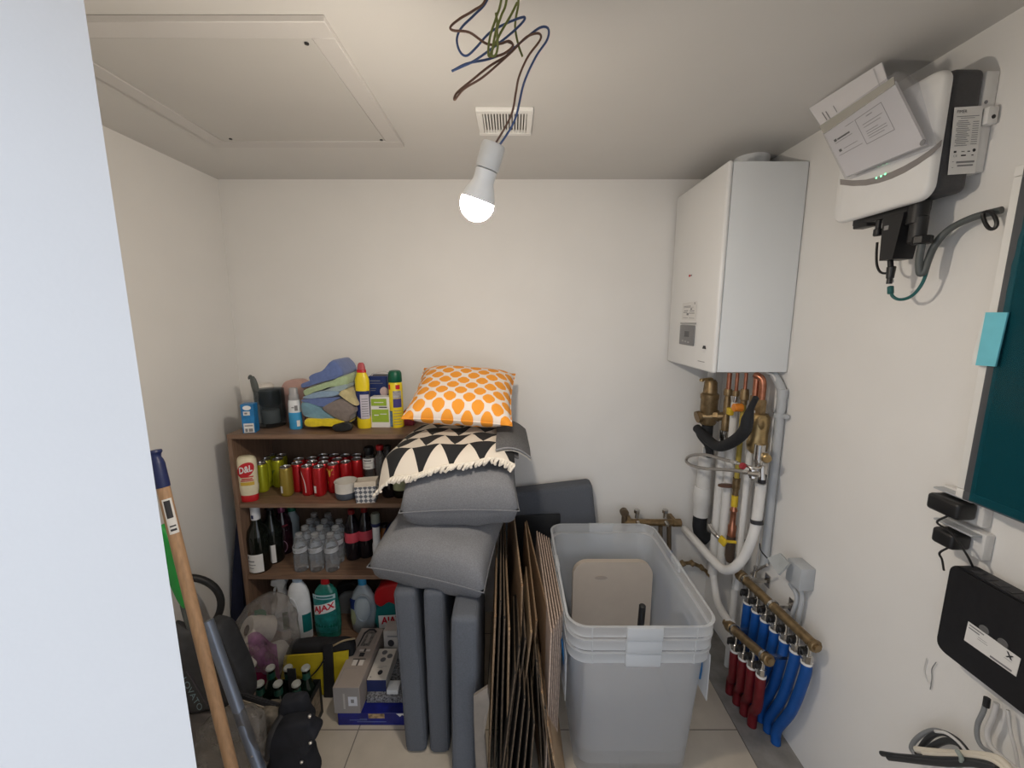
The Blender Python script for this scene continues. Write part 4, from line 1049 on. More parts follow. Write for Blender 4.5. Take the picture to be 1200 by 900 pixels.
# ================================================================== CLEAR STORAGE BINS
mBin = film('milky_clear_plastic', (0.88, 0.91, 0.95), 0.28, rough=0.18, gloss=0.05, transl=0.42)
mRim = film('milky_plastic_rim', (0.86, 0.88, 0.90), 0.55, rough=0.2, gloss=0.08, transl=0.4)
BW, BL = .470, .635; BX, BY = .405, 1.425
def bin_(label, z, hgt, s, top=True):
    """nestable clear bin: tapered walls, rounded corners, ribbed rim, end handles; s scales the rim"""
    t = thing('storage_bin', label, 'storage bin', (BX, BY, z), 0, 'clear storage bins')
    W, Ln = BW * s, BL * s
    def ring(w, l, r, zz): return [Vector((x, y, zz)) for x, y in rrect(w, l, r, 6)]
    rim_h = .040
    levels = [(W * .80, Ln * .84, .05, .0), (W * .82, Ln * .86, .052, .006), (W * .93, Ln * .945, .055, hgt - rim_h - .004), (W * .94, Ln * .955, .056, hgt - rim_h)]
    b = B(); rs = [[b.verts.new(p_) for p_ in ring(*q)] for q in levels]
    for a_, c_ in zip(rs, rs[1:]):
        for i in range(len(a_)): b.faces.new((a_[i], a_[(i + 1) % len(a_)], c_[(i + 1) % len(a_)], c_[i]))
    b.faces.new(list(reversed(rs[0])))
    bmesh.ops.recalc_face_normals(b, faces=b.faces)
    obj('bin_body', b, mBin, t, ang=50)
    lv = [(W * .94, Ln * .955, .056, hgt - rim_h), (W * .985, Ln * .985, .060, hgt - rim_h + .002), (W * .990, Ln * .99, .060, hgt - .006), (W, Ln, .062, hgt - .003), (W, Ln, .062, hgt), (W * .965, Ln * .975, .058, hgt)]
    b = B(); rs = [[b.verts.new(p_) for p_ in ring(*q)] for q in lv]
    for a_, c_ in zip(rs, rs[1:]):
        for i in range(len(a_)): b.faces.new((a_[i], a_[(i + 1) % len(a_)], c_[(i + 1) % len(a_)], c_[i]))
    obj('rim', b, mRim, t, ang=50)
    for sg in (-1, 1):
        b = box(B(), (0, sg * (Ln / 2 - .001), hgt - .021), (W * .235, .014, .044), None, .004, 2)
        obj('end_grip', b, mRim, t)
        b = box(B(), (sg * (W / 2 - .004), .03, hgt - .013), (.016, .075, .030), None, .004, 2)
        obj('side_catch', b, mRim, t)
    for sg in (-1, 1):
        for f in (-.34, -.14, .14, .34):
            if abs(f) > .2 or not top:
                b = box(B(), (W * f, sg * (Ln / 2 - .002), hgt - .02), (.0022, .006, .034)); obj('rim_rib', b, mRim, t)
    return t
ZR = .612
bin_('lowest of the three nested clear storage bins, standing on the tiles', .002, ZR - .096, .985)
bin_('middle one of the three nested clear storage bins', .055, ZR - .047 - .055, .992)
bin_('uppermost of the three nested clear storage bins, its open rim on top', .108, ZR - .108, 1.0)
BN = [o for o in bpy.data.objects if o.name.startswith('storage_bin')][0]
for sg in (-1, 1):
    b = bx(sg * .240 - .003, sg * .240 + .003, -.23, -.09, .34, .485, .002, 1); bmesh.ops.rotate(b, verts=b.verts, cent=(sg * .232, 0, .485), matrix=Euler((0, R(-6 * sg * -1), 0)).to_matrix())
    obj('blue_clip', b, M('clip_blue', (0.01, 0.13, 0.32), 0.4), BN)
    b = bx(sg * .231 - .002, sg * .231 + .002, -.27, -.17, .30, .47, .0015, 1)
    obj('clear_flap', b, mRim, BN)
# things inside the upper bin
tb = thing('storage_tray', 'beige rounded plastic tray standing upright inside the uppermost clear bin', 'tray', (.425, 1.585, .118))
mBei = M('tub_beige', (0.50, 0.43, 0.36), 0.55, var=0.02)
b = prism(B(), [(x, -.012, z + .205) for x, z in rrect(.335, .405, .06, 6)], (0, .024, 0)); bmesh.ops.recalc_face_normals(b, faces=b.faces); bmesh.ops.translate(b, verts=b.verts, vec=(0, 0, .003)); obj('tray_panel', b, mBei, tb)
b = lathe(B(), [(.016, 0), (.017, .003)], 24, Matrix.Translation((-.05, -.0125, .34)) @ Matrix.Rotation(R(90), 4, 'X') @ Matrix.Diagonal((1.6, .45, 1, 1))); obj('grip_mark', b, M('tub_beige_mark', (0.40, 0.34, 0.29), 0.6), tb)
a = U(753, 709, Y=1.36)
b = B(); cyl(b, (a.x - .004, 1.36, .36), (a.x, 1.36, a.z), .0125, 18, None, .003)
for v in b.verts: v.co.z = v.co.z
s_ = solo('hand_tool', b, mBlack, 'black tool handle sticking up inside the uppermost clear bin', 'tool handle')
# ================================================================== BOILER
mEnamel = M('boiler_enamel', (0.80, 0.80, 0.79), 0.30, var=0.008, scale=3)
mEnamelDaylit = M('boiler_enamel_daylit', (0.76, 0.785, 0.80), 0.32, var=0.008, scale=3)  # same enamel with the blue-grey cast of daylight put into its colour
BX0, BX1, BY0, BY1, BZ0, BZ1 = .733, 1.009, 1.487, 1.930, 1.337, 2.066
t = thing('boiler', 'large white wall mounted gas boiler high on the wall', 'boiler', (XR, (BY0 + BY1) / 2, BZ0))
ow('casing', bx(BX0 + .020, BX1, BY0 + .004, BY1 - .004, BZ0 + .004, BZ1 - .003, .003, 2), mEnamelDaylit, t)
ow('front_cover', bx(BX0, BX0 + .019, BY0, BY1, BZ0, BZ1, .009, 3), mEnamel, t)
fb = quadmap((BX0 - .0008, BY1, BZ0), (BX0 - .0008, BY0, BZ0), (BX0 - .0008, BY0, BZ1), (BX0 - .0008, BY1, BZ1))
def on_boiler(x, y): # pixel -> (s,t) on the front
    q = U(x, y, X=BX0); return ((BY1 - q.y) / (BY1 - BY0), (q.z - BZ0) / (BZ1 - BZ0))
s0, t0 = on_boiler(797, 403); s1, t1 = on_boiler(815.5, 378.5)
yA, yB = BY1 - s0 * (BY1 - BY0), BY1 - s1 * (BY1 - BY0); zA, zB = BZ0 + t0 * (BZ1 - BZ0), BZ0 + t1 * (BZ1 - BZ0)
zB = zA + .082; 
cpn = ow('control_panel', bx(BX0 - .006, BX0 - .0002, yB, yA, zA, zB, .0028, 2), M('panel_grey', (0.20, 0.20, 0.205), 0.35), t, label='grey control panel')
fpn = quadmap((BX0 - .0066, yA, zA), (BX0 - .0066, yB, zA), (BX0 - .0066, yB, zB), (BX0 - .0066, yA, zB))
o = obj('display', B(), mInk, None); bpy.data.objects.remove(o)
def sub(name, bm, mat, parent, root):
    bmesh.ops.translate(bm, verts=bm.verts, vec=-Vector(root.location)); return obj(name, bm, mat, parent)
sub('display', rects_bm(fpn, [(.38, .42, .70, .70)]), M('display_dark', (0.07, 0.07, 0.075), 0.2), cpn, t)
sub('buttons', rects_bm(fpn, [(.22, .16, .34, .24), (.42, .14, .54, .22), (.62, .12, .74, .2)]), M('button_grey', (0.42, 0.42, 0.42), 0.4), cpn, t)
ow('panel_rail', bx(BX0 - .004, BX0 - .0002, yB - .004, yA + .004, zB + .004, zB + .011, .001, 1), M('rail_grey', (0.40, 0.40, 0.39), 0.4), t)
fS = quadmap((BX0 - .0010, yA - .002, zB + .022), (BX0 - .0010, yB + .002, zB + .018), (BX0 - .0010, yB + .002, zB + .095), (BX0 - .0010, yA - .002, zB + .092))
ow('instruction_sticker', grid(B(), 1, 1, fS), mPaper, t)
fS2 = lambda s, q: Vector(fS(s, q)) + Vector((-.0006, 0, 0))
ow('sticker_print', rects_bm(fS2, [(.12, .76, .62, .80), (.12, .70, .80, .72), (.15, .52, .45, .56), (.55, .50, .88, .54), (.10, .42, .40, .46), (.5, .38, .9, .42), (.35, .28, .5, .40), (.85, .86, .9, .96), (.1, .12, .45, .14), (.55, .12, .9, .14), (.6, .58, .72, .66)]), mInkGrey, t)
s_, q_ = on_boiler(809, 323)
ow('brand_mark', rects_bm(fb, [(s_ - .03, q_ - .006, s_ + .005, q_ + .006)]), mRedInk, t)
ow('brand_mark', rects_bm(fb, [(s_ + .008, q_ - .004, s_ + .04, q_ + .004)]), mInkGrey, t)
s_, q_ = on_boiler(825.5, 408)
ow('energy_mark', prism(B(), [fb(s_ - .035, q_ - .004), fb(s_ + .035, q_ - .004), fb(s_ + .02, q_ + .013), fb(s_ - .02, q_ + .013)], (-.0006, 0, 0)), mInk, t)
ow('energy_mark', rects_bm(fb, [(s_ - .03, q_ - .024, s_ + .03, q_ - .008)]), mWhiteInk, t)
s_, q_ = on_boiler(822, 424); ow('small_print', rects_bm(fb, [(s_ - .07, q_, s_ + .06, q_ + .003)]), mInkGrey, t)
b = lathe(B(), [(.070, 0), (.073, .004), (.073, .030), (.068, .034), (.062, .034), (.062, ZC - BZ1)], 36, Matrix.Translation((.928, 1.705, BZ1 - .0005)))
solo('flue_pipe', b, mPWhite, 'short white flue pipe between the boiler top and the ceiling', 'flue pipe')

# ================================================================== PIPES UNDER THE BOILER
mCopper = M('copper', (0.48, 0.20, 0.12), 0.32, metal=0.9, var=0.2, scale=60)
mBrass = M('aged_brass', (0.27, 0.19, 0.10), 0.42, metal=0.75, var=0.25, scale=50)
mBrassL = M('bright_brass', (0.46, 0.33, 0.16), 0.35, metal=0.8, var=0.15, scale=50)
mPVC = M('pipe_white', (0.72, 0.71, 0.69), 0.40, var=0.02); mFoam = M('foam_black', (0.014, 0.015, 0.018), 0.75, var=0.2, scale=90)
mChrome = M('chrome', (0.60, 0.58, 0.55), 0.22, metal=1.0); mGreyPVC = M('conduit_grey', (0.44, 0.46, 0.48), 0.45, var=0.02)
mYel = M('tap_yellow', (0.66, 0.46, 0.03), 0.45); mOrg = M('cap_orange', (0.75, 0.25, 0.03), 0.45)
def vz(x, y, X): return U(x, y, X=X)
def col(cx, cy, segs, mat_default=None): pass
GP = 'pipes hanging under the boiler'
def pipe(name, label, parts, cat='pipe', base=None):
    """parts: (part name, material, bmesh in world coordinates)"""
    if base is None:
        co = [v.co.copy() for _, _, b_ in parts for v in b_.verts]
        base = Vector((sum(c.x for c in co) / len(co), sum(c.y for c in co) / len(co), min(c.z for c in co)))
    t = thing(name, label, cat, base)
    for nme, mt, b_ in parts: ow(nme, b_, mt, t)
    return t
def stack(X, Y, prof, seg=20):
    return lathe(B(), prof, seg, Matrix.Translation((X, Y, 0)))
zt = BZ0 - .0015
# waste pipe with trap
def Zy(x, y, Y): return U(x, y, Y=Y).z
X0, Y0 = .915, 1.855
pipe('waste_pipe', 'thick white plastic waste pipe ending in a black rubber elbow near the corner', [
    ('upper_pipe', mPVC, stack(X0, Y0, [(.019, Zy(828, 560, Y0)), (.019, zt)])),
    ('rubber_sleeve', mFoam, stack(X0, Y0, [(.024, Zy(0, 478, Y0)), (.024, Zy(0, 458, Y0))])),
    ('lower_pipe', mPVC, stack(X0, Y0, [(.032, Zy(0, 572, Y0)), (.032, Zy(0, 537, Y0)), (.030, Zy(0, 534, Y0))])),
    ('socket', mPVC, stack(X0 - .003, Y0, [(.034, Zy(0, 604, Y0)), (.036, Zy(0, 600, Y0)), (.036, Zy(0, 590, Y0)), (.040, Zy(0, 588, Y0)), (.040, Zy(0, 574, Y0)), (.035, Zy(0, 570, Y0))])),
    ('rubber_elbow', mFoam, tube(B(), [(X0 - .003, Y0, Zy(0, 603, Y0)), (X0 - .003, Y0, Zy(0, 618, Y0)), (X0 + .010, Y0 - .004, Zy(0, 626, Y0)), (X0 + .035, Y0 - .012, Zy(0, 630, Y0))], .032, 18, 5)),
])
# air separator
X1, Y1 = .885, 1.80
zA = lambda y: Zy(0, y, Y1)
b1 = stack(X1, Y1, [(.030, zA(497)), (.036, zA(494)), (.036, zA(468)), (.039, zA(466)), (.039, zA(462)), (.030, zA(460)), (.027, zA(448)), (.020, zA(445))])
b2 = B(); cyl(b2, (X1 - .04, Y1, zA(488)), (X1 + .08, Y1 - .06, zA(484)), .019, 18); cyl(b2, (X1 + .015, Y1 - .022, zA(486)), (X1 + .03, Y1 - .034, zA(485.5)), .026, 8)
cyl(b2, (X1 - .052, Y1 + .0, zA(489)), (X1 - .036, Y1 + .0, zA(488)), .027, 18)
b3 = B(); tube(b3, [(X1 + .01, Y1, zA(447)), (X1, Y1, zA(444)), (X1 - .04, Y1, zA(445))], .006, 8, 3); cyl(b3, (X1 - .042, Y1, zA(447)), (X1 - .042, Y1, zA(444)), .009, 12)
pipe('air_separator', 'brown brass safety valve body with a side arm, nearest the corner under the boiler', [('valve_body', mBrass, b1), ('side_arm', mBrass, b2), ('top_lever', mBrassL, b3)], 'valve')

def riser(label, px, Yp, X, parts, name='heating_pipe', cat='pipe'):
    """vertical run: parts (name, material, [(pixel row, radius)...])"""
    out = []
    for nme, mt, pts in parts:
        b_ = stack(X, Yp, [(r_, min(zt, Zy(px, y, Yp))) for y, r_ in reversed(pts)])
        out.append((nme, mt, b_))
    return pipe(name, label, out, cat)
r1 = riser('white pipe with a brown brass valve, first from the corner', 845, 1.715, .92, [
    ('copper_stub', mCopper, [(437, .0095), (456, .0095)]),
    ('brass_valve', mBrass, [(456, .015), (459, .017), (463, .017), (464, .011), (470, .014), (484, .014), (485, .010), (492, .016), (504, .016)]),
    ('white_nut', mChrome, [(504.3, .019), (516, .019)]),
    ('insulated_pipe', mPVC, [(516.3, .021), (560, .021), (640, .0205), (672, .0205)])])
lw = [Vector((.92, 1.715, Zy(0, 670, 1.715))), U(838, 690, X=.918), U(841, 706, X=.905), U(848, 720, X=.885), U(857, 731, X=.872)]
ow('lower_bend', tube(B(), lw, .0165, 14, 5), mPVC, r1)
riser('white pipe with a slim white valve body, second from the corner', 852, 1.655, .92, [
    ('copper_stub', mCopper, [(437, .007), (458, .007)]), ('brass_nut', mBrass, [(458, .013), (464, .013)]), ('chrome_ring', mChrome, [(464.3, .011), (471, .011)]),
    ('white_sleeve', mPVC, [(471.3, .015), (513, .015)]), ('chrome_nut', mChrome, [(513.3, .018), (521, .018)]), ('insulated_pipe', mPVC, [(521.3, .018), (665, .018)])])
g = riser('copper gas pipe with yellow tap, orange cap and brass couplings', 866, 1.602, .925, [
    ('copper_stub', mCopper, [(437, .0065), (456, .0065)]), ('brass_nut', mBrass, [(456, .014), (462, .017), (468, .017), (469, .012), (474, .012)]),
    ('pipe_run', M('gas_pipe_yellow', (0.42, 0.32, 0.06), 0.5), [(474.3, .010), (560, .010)]),
    ('brass_coupling', mBrass, [(560.3, .015), (572, .015), (574, .011), (580, .011)]), ('yellow_sleeve', mYel, [(580.3, .013), (593, .013)]),
    ('copper_coupling', mCopper, [(593.3, .010), (598, .015), (600, .011), (614, .011), (616, .016), (628, .016)]), ('brown_sleeve', M('gas_sleeve_brown', (0.10, 0.07, 0.05), 0.6), [(628.3, .017), (652, .019), (658, .012)])], 'gas_pipe')
gx, gy = .925, 1.602
def gp(nme, mt, b_): ow(nme, b_, mt, g)
b = B(); cyl(b, (gx - .045, gy - .01, Zy(0, 477, gy)), (gx - .010, gy - .01, Zy(0, 477, gy)), .0165, 14, None, .002); gp('orange_cap', mOrg, b)
b = B(); box(b, (gx - .035, gy + .03, Zy(0, 484, gy)), (.018, .03, .03), None, .004, 2); gp('yellow_tap', mYel, b)
b = lathe(B(), [(.010, 0), (.026, .003), (.026, .009), (.010, .011)], 16, Matrix.Translation((gx - .03, gy + .02, Zy(0, 573, gy))) @ Matrix.Diagonal((1.3, .7, 1, 1))); gp('brown_hand_wheel', M('wheel_brown', (0.12, 0.06, 0.04), 0.5), b)
q = U(847, 634, X=.87)
b = B(); box(b, q, (.012, .034, .034), Euler((R(20), 0, R(20))).to_matrix(), .004, 2); cyl(b, q, q + Vector((.05, -.01, 0)), .006, 10)
solo('drain_tap', b, mYel, 'small yellow drain tap on the white pipes below the black elbow', 'tap')
q = U(835, 622, X=.88)
b = tube(B(), [q + Vector((0, .03, .012)), q, q + Vector((.004, -.035, -.006)), q + Vector((.03, -.05, -.02))], .009, 10, 4)
solo('pipe_clamp', b, mChrome, 'chrome pipe clamp beside the black rubber elbow', 'clamp')
riser('copper pipe into a brass fitting, just before the filter pot', 884, 1.548, .935, [
    ('copper_stub', mCopper, [(437, .0105), (466, .0105)]), ('brass_nut', mBrass, [(464, .017), (472, .018), (480, .014)]),
    ('white_run', mPVC, [(480, .012), (540, .012), (690, .012)])])
# brass filter pot
Yf, Xf = 1.522, .945
zf_ = lambda y: Zy(0, y, Yf)
b1 = stack(Xf, Yf, [(.020, zf_(531)), (.034, zf_(527)), (.037, zf_(522)), (.037, zf_(518)), (.034, zf_(516)), (.034, zf_(505)), (.037, zf_(494)), (.035, zf_(488)), (.028, zf_(485))], 28)
bmesh.ops.scale(b1, vec=(1, 1, 1), verts=b1.verts)
b2 = stack(Xf, Yf, [(.018, zf_(485)), (.020, zf_(480)), (.020, zf_(470)), (.015, zf_(468))], 6)
b3 = tube(B(), [(Xf, Yf, zf_(468)), (Xf, Yf, zf_(452)), (Xf - .004, Yf + .006, zf_(444)), (Xf - .02, Yf + .025, zf_(439.5))], .0125, 14, 5)
b4 = B(); q = U(897, 535, X=Xf - .03); cyl(b4, q + Vector((0, 0, .0)), q + Vector((-.006, -.020, -.004)), .016, 18, None, .003)
b5 = lathe(B(), [(.012, -.006), (.020, 0), (.012, .004)], 18, Matrix.Translation(U(892, 497, X=Xf - .036)) @ Matrix.Rotation(R(-90), 4, 'Y'))
pipe('brass_filter', 'large golden brass filter pot under the near corner of the boiler', [('filter_body', mBrassL, b1), ('union_nut', mBrass, b2), ('copper_bend', mCopper, b3), ('drain_plug', mBrassL, b4), ('boss', mBrassL, b5)], 'filter')
# black insulated bend
pts = [U(x, y, X=.855) for x, y in ((886, 466), (880, 478), (876, 492), (873, 504), (864, 514), (852, 521), (842, 523), (834, 519), (826, 511), (817, 502))]
b1 = tube(B(), pts, [.010, .011, .021, .0215, .0215, .0215, .0215, .0215, .0215, .020], 18, 4)
pts2 = [U(818, 503, X=.90), U(822, 512, X=.90), U(830, 522, X=.90), U(832, 535, X=.91)]
pipe('insulated_hose', 'black foam insulated pipe bend looping under the valves', [('foam_sleeve', mFoam, b1)], 'pipe')
b2 = tube(B(), pts2, .017, 14, 4); b3 = stack(.915, 1.83, [(.022, Zy(0, 535, 1.83)), (.024, Zy(0, 530, 1.83)), (.024, Zy(0, 525, 1.83))])
b4 = tube(B(), [(X1, Y1, zA(498)), (X1, Y1, zA(512))], .024, 16, 1)
pipe('drain_hose', 'short black foam bend below the brown brass safety valve', [('foam_sleeve', mFoam, b2), ('clip_ring', mGreyPVC, b3), ('foam_collar', mFoam, b4)], 'pipe')
# braided filling loop
LX = .84
lp = [U(x, y, X=LX) for x, y in ((872, 553), (858, 551), (842, 550), (826, 549), (812, 546), (804.5, 541), (807, 535), (818, 532.5), (832, 534), (846, 538), (858, 541))]
b1 = tube(B(), lp, .0068, 12, 6)
b2 = B(); e0, e1 = lp[0], lp[-1]
cyl(b2, e0, e0 + (e0 - lp[1]).normalized() * .035, .0085, 6); bE = B(); cyl(bE, e1, e1 + (e1 - lp[-2]).normalized() * .03, .0085, 6)
q = U(878, 555, X=LX); w2 = U(890, 556, X=.86); cyl(b2, q, w2, .010, 10); cyl(b2, U(882, 550, X=.85), U(882, 560, X=.85), .012, 8)
b3 = tube(B(), [lp[-1], U(872, 545, X=LX), U(884, 549, X=.86), U(893, 547, X=.90)], .0055, 10, 3)
b4 = lathe(B(), [(.011, 0), (.013, .004), (.011, .012)], 12, Matrix.Translation(U(872, 547, X=.83)) @ Matrix.Rotation(R(-60), 4, 'Y'))
pipe('filling_loop', 'silver braided filling hose bent into a long loop with a red handle', [('braided_hose', M('braided_steel', (0.42, 0.39, 0.36), 0.35, metal=0.8, var=0.35, scale=400), b1), ('fitting', mChrome, b2), ('fitting', mChrome, bE), ('valve_arm', mChrome, b3), ('red_handle', M('handle_dark_red', (0.30, 0.02, 0.03), 0.4), b4)], 'hose')
b = B(); q = U(890, 530, X=.90)
cyl(b, q + Vector((0, 0, .03)), q - Vector((0, 0, .035)), .018, 12); cyl(b, q - Vector((0, 0, .037)), q - Vector((0, 0, .085)), .013, 10); cyl(b, U(893, 546, X=.90), U(893, 562, X=.90), .010, 8)
solo('valve_block', b, mChrome, 'chrome and white valve block below the golden filter pot', 'valve')

# big U bend between the back manifold and the filter
ub = [U(892, 566, X=.935), U(889, 590, X=.935), U(886, 612, X=.93), U(881, 632, X=.915), U(872, 652, X=.90), U(862, 664, X=.88), U(852, 668, X=.87), U(843, 664, X=.86), U(830, 651, X=.855), U(815, 634, X=.85), U(802, 620, Y=1.885)]
b1 = tube(B(), ub, .0185, 16, 5)
b2 = B(); q = U(887, 612, X=.93); cyl(b2, q + Vector((0, .002, .008)), q + Vector((0, -.001, -.006)), .0215, 18); q2 = U(893, 562, X=.935); cyl(b2, q2 + Vector((0, 0, .02)), q2 - Vector((0, 0, .012)), .014, 8)
b3 = tube(B(), [U(889, 612, X=.955), U(893, 612, X=.985), U(893, 612, X=1.013)], .005, 8, 2)
pipe('heating_pipe', 'white pipe sweeping in a wide bend from the filter to the back wall manifold', [('insulated_pipe', mPVC, b1), ('clip_band', mInk, b2), ('wall_clip', mGreyPVC, b3)])
def straight(label, x0, y0, x1, y1, X, r_, mt=mPVC, name='heating_pipe', cat='pipe'):
    a_, c_ = U(x0, y0, X=X), U(x1, y1, X=X); m_ = (a_.y + c_.y) / 2
    zl = 0.0 if 'floor' in label else min(a_.z, c_.z)
    b_ = B(); cyl(b_, (X, m_, zl), (X, m_, max(a_.z, c_.z)), r_, 14)
    return pipe(name, label, [('pipe_run', mt, b_)], cat)
straight('straight white pipe just past the copper gas pipe, against the wall', 876, 560, 868, 690, .985, .016)
straight('second straight white pipe beside the gas pipe, reaching the floor', 874, 660, 847, 745, .965, .014)
b = B(); a_ = U(872, 630, X=.985)
for dz in (0, -.03): cyl(b, (.985, a_.y, a_.z + dz), (.985, a_.y, a_.z + dz - .012), .019, 12)
solo('pipe_bracket', b, M('bracket_dark', (0.05, 0.045, 0.04), 0.5), 'small dark double bracket on the straight white pipe', 'bracket')
# conduit and white cable
cY = 1.478
cz = lambda y: Zy(0, y, cY)
b1 = tube(B(), [(.985, cY + .06, zt), (.99, cY + .035, cz(447)), (.992, cY + .008, cz(457)), (.992, cY, cz(468)), (.992, cY, cz(500)), (.992, cY, cz(600)), (.992, cY, cz(662))], .0155, 14, 5)
b2 = B(); cyl(b2, (.992, cY, cz(489)), (.992, cY, cz(484)), .022, 16); box(b2, (.998, cY - .022, cz(486.5)), (.02, .026, .018), None, .006, 2)
b3 = B(); cyl(b3, (.992, cY, cz(456)), (.992, cY, cz(466)), .0175, 14)
pipe('conduit_pipe', 'grey plastic conduit running down the wall below the near corner of the boiler', [('conduit', mGreyPVC, b1), ('wall_clip', mGreyPVC, b2), ('coupling', mGreyPVC, b3)], 'conduit')
b1 = tube(B(), [(.955, cY + .05, zt), (.975, cY + .03, cz(443)), (.985, cY + .022, cz(462)), (.984, cY + .022, cz(500)), (.986, cY + .024, cz(590)), (.982, cY + .028, cz(660)), (.975, cY + .02, cz(690))], .0036, 8, 5)
solo('white_cable', b1, mPVC, 'thin white cable running down beside the grey conduit', 'cable')

# ================================================================== MANIFOLDS
mBlueP = M('pipe_sleeve_blue', (0.004, 0.075, 0.31), 0.5, var=0.08, scale=40, bump=0.25, bscale=180)
mRedP = M('pipe_sleeve_red', (0.14, 0.006, 0.010), 0.5, var=0.12, scale=40, bump=0.25, bscale=180)
def manifold(label, A_, B_, n, f0, f1, sleeve, foot, sname, lift=.0):
    """brass bar from A_ to B_ with n valves, each with a coloured sleeve pipe to the floor (foot gives the landing points)"""
    A_, B_ = Vector(A_), Vector(B_)
    t = thing('pipe_manifold', label, 'manifold', ((A_.x + B_.x) / 2, (A_.y + B_.y) / 2, 0))
    d_ = (B_ - A_).normalized()
    b = B(); cyl(b, A_, B_, .0165, 20, None, .002)
    ow('brass_bar', b, mBrass, t)
    b = B(); cyl(b, B_, B_ + d_ * .014, .021, 8, None, .002); cyl(b, B_ + d_ * .014, B_ + d_ * .020, .012, 12); ow('end_plug', b, mBrass, t)
    b = B(); cyl(b, A_ - d_ * .030, A_, .022, 8, None, .003); cyl(b, A_ - d_ * .05, A_ - d_ * .03, .014, 12); ow('inlet_nut', b, mBrass, t)
    for q in (A_ + d_ * .012, A_ + (B_ - A_) * .47) if n > 4 else (A_ + d_ * .01, B_ - d_ * .012):
        b = B(); cyl(b, q - d_ * .005, q + d_ * .005, .0215, 16); box(b, q + Vector(((XR - q.x) / 2, 0, .0)), (XR - q.x, .014, .012)); box(b, (XR - .002, q.y, q.z), (.004, .03, .05)); ow('wall_bracket', b, mChrome, t)
    for k in range(n):
        q = A_ + (B_ - A_) * (f0 + (f1 - f0) * k / (n - 1))
        b = B(); cyl(b, q - Vector((0, 0, .012)), q - Vector((0, 0, .050)), .0115, 12); cyl(b, q - Vector((0, 0, .048)), q - Vector((0, 0, .078)), .0155, 8, None, .002)
        v = ow('outlet_valve', b, mChrome, t)
        b = B(); cyl(b, q + Vector((-.010, -.002, -.034)), q + Vector((-.030, -.004, -.034)), .0125, 12, None, .003); box(b, q + Vector((-.032, -.004, -.036)), (.006, .010, .026), None, .002, 1)
        sub('valve_knob', b, mBlack, v, t)
        z0 = q.z - .079; ft = foot(k)
        pts = [q + Vector((0, 0, -.079)), q + Vector((0, 0, -.13)), (q + Vector((0, 0, -.13))) * .55 + ft * .45 + Vector((0, -.006, 0)), ft + Vector((0, 0, .06)), ft]
        pts = [Vector(p_) for p_ in pts]; pts[-1].z = .0; pts[-2].z = .06
        s = ow(sname, tube(B(), pts, .0165, 14, 6), sleeve, t)
        b = B(); cyl(b, q + Vector((0, 0, -.076)), q + Vector((0, 0, -.083)), .0172, 14); sub('sleeve_ring', b, mPaper, s, t)
    return t
A_ = U(872, 678, X=.925); B_ = U(953, 755, X=.962)
manifold('brass pipe manifold with seven blue sleeved pipes low on the wall', A_, B_, 7, .10, .955, mBlueP, lambda k: Vector((.955 + .002 * k, 1.53 - .043 * k, 0)), 'blue_pipe')
A_ = U(859, 737, X=.868); B_ = U(899, 772, X=.882)
manifold('short brass pipe manifold with four dark red sleeved pipes, in front of the blue ones', A_, B_, 4, .12, .90, mRedP, lambda k: Vector((.905 + .004 * k, 1.475 - .046 * k, 0)), 'red_pipe')

# manifold on the back wall behind the bins
Yb = 1.885
A2, B2 = U(731, 612, Y=Yb), U(795, 612.5, Y=Yb)
t = thing('pipe_manifold', 'brass manifold bar with two chrome taps on the back wall behind the clear bins', 'manifold', ((A2.x + B2.x) / 2, Yb, A2.z - .15))
b = B(); cyl(b, A2, B2, .0165, 18, None, .002); cyl(b, B2 - Vector((.03, 0, 0)), B2 + Vector((.012, 0, 0)), .020, 8, None, .002); ow('brass_bar', b, mBrass, t)
b = B(); cyl(b, A2 + Vector((.002, 0, -.05)), A2 + Vector((.002, 0, .045)), .014, 14); cyl(b, A2 + Vector((.0, -.012, .052)), A2 + Vector((0, .012, .052)), .020, 16); ow('end_valve', b, M('bronze_dark', (0.16, 0.12, 0.08), 0.5, metal=0.6), t)
for px in (746, 779):
    q = U(px, 610, Y=Yb)
    b = B(); cyl(b, q + Vector((0, 0, .014)), q + Vector((0, 0, .040)), .010, 12); cyl(b, q + Vector((0, 0, .040)), q + Vector((0, 0, .058)), .015, 6, None, .002); cyl(b, q + Vector((0, -.012, .0)), q + Vector((.004, -.03, -.010)), .011, 10); ow('tap', b, mChrome, t)
for k, px in enumerate((774, 784)):
    q = U(px, 616, Y=Yb)
    b = tube(B(), [q, q + Vector((.003, -.004, -.07)), q + Vector((.006, -.006, -.13))], .011, 12, 4); v = ow('outlet', b, M('bronze_dark', (0.16, 0.12, 0.08), 0.5), t)
    b = tube(B(), [q + Vector((.006, -.006, -.131)), q + Vector((.010, -.008, -.25)), Vector((q.x + .02, Yb, .0))], .015, 12, 4); ow('blue_pipe', b, mBlueP, t)
for px in (738, 790):
    q = U(px, 612, Y=Yb); b = box(B(), (q.x, (Yb + YB) / 2, q.z), (.02, YB - Yb, .03), None, .002, 1); ow('wall_bracket', b, mBrass, t)
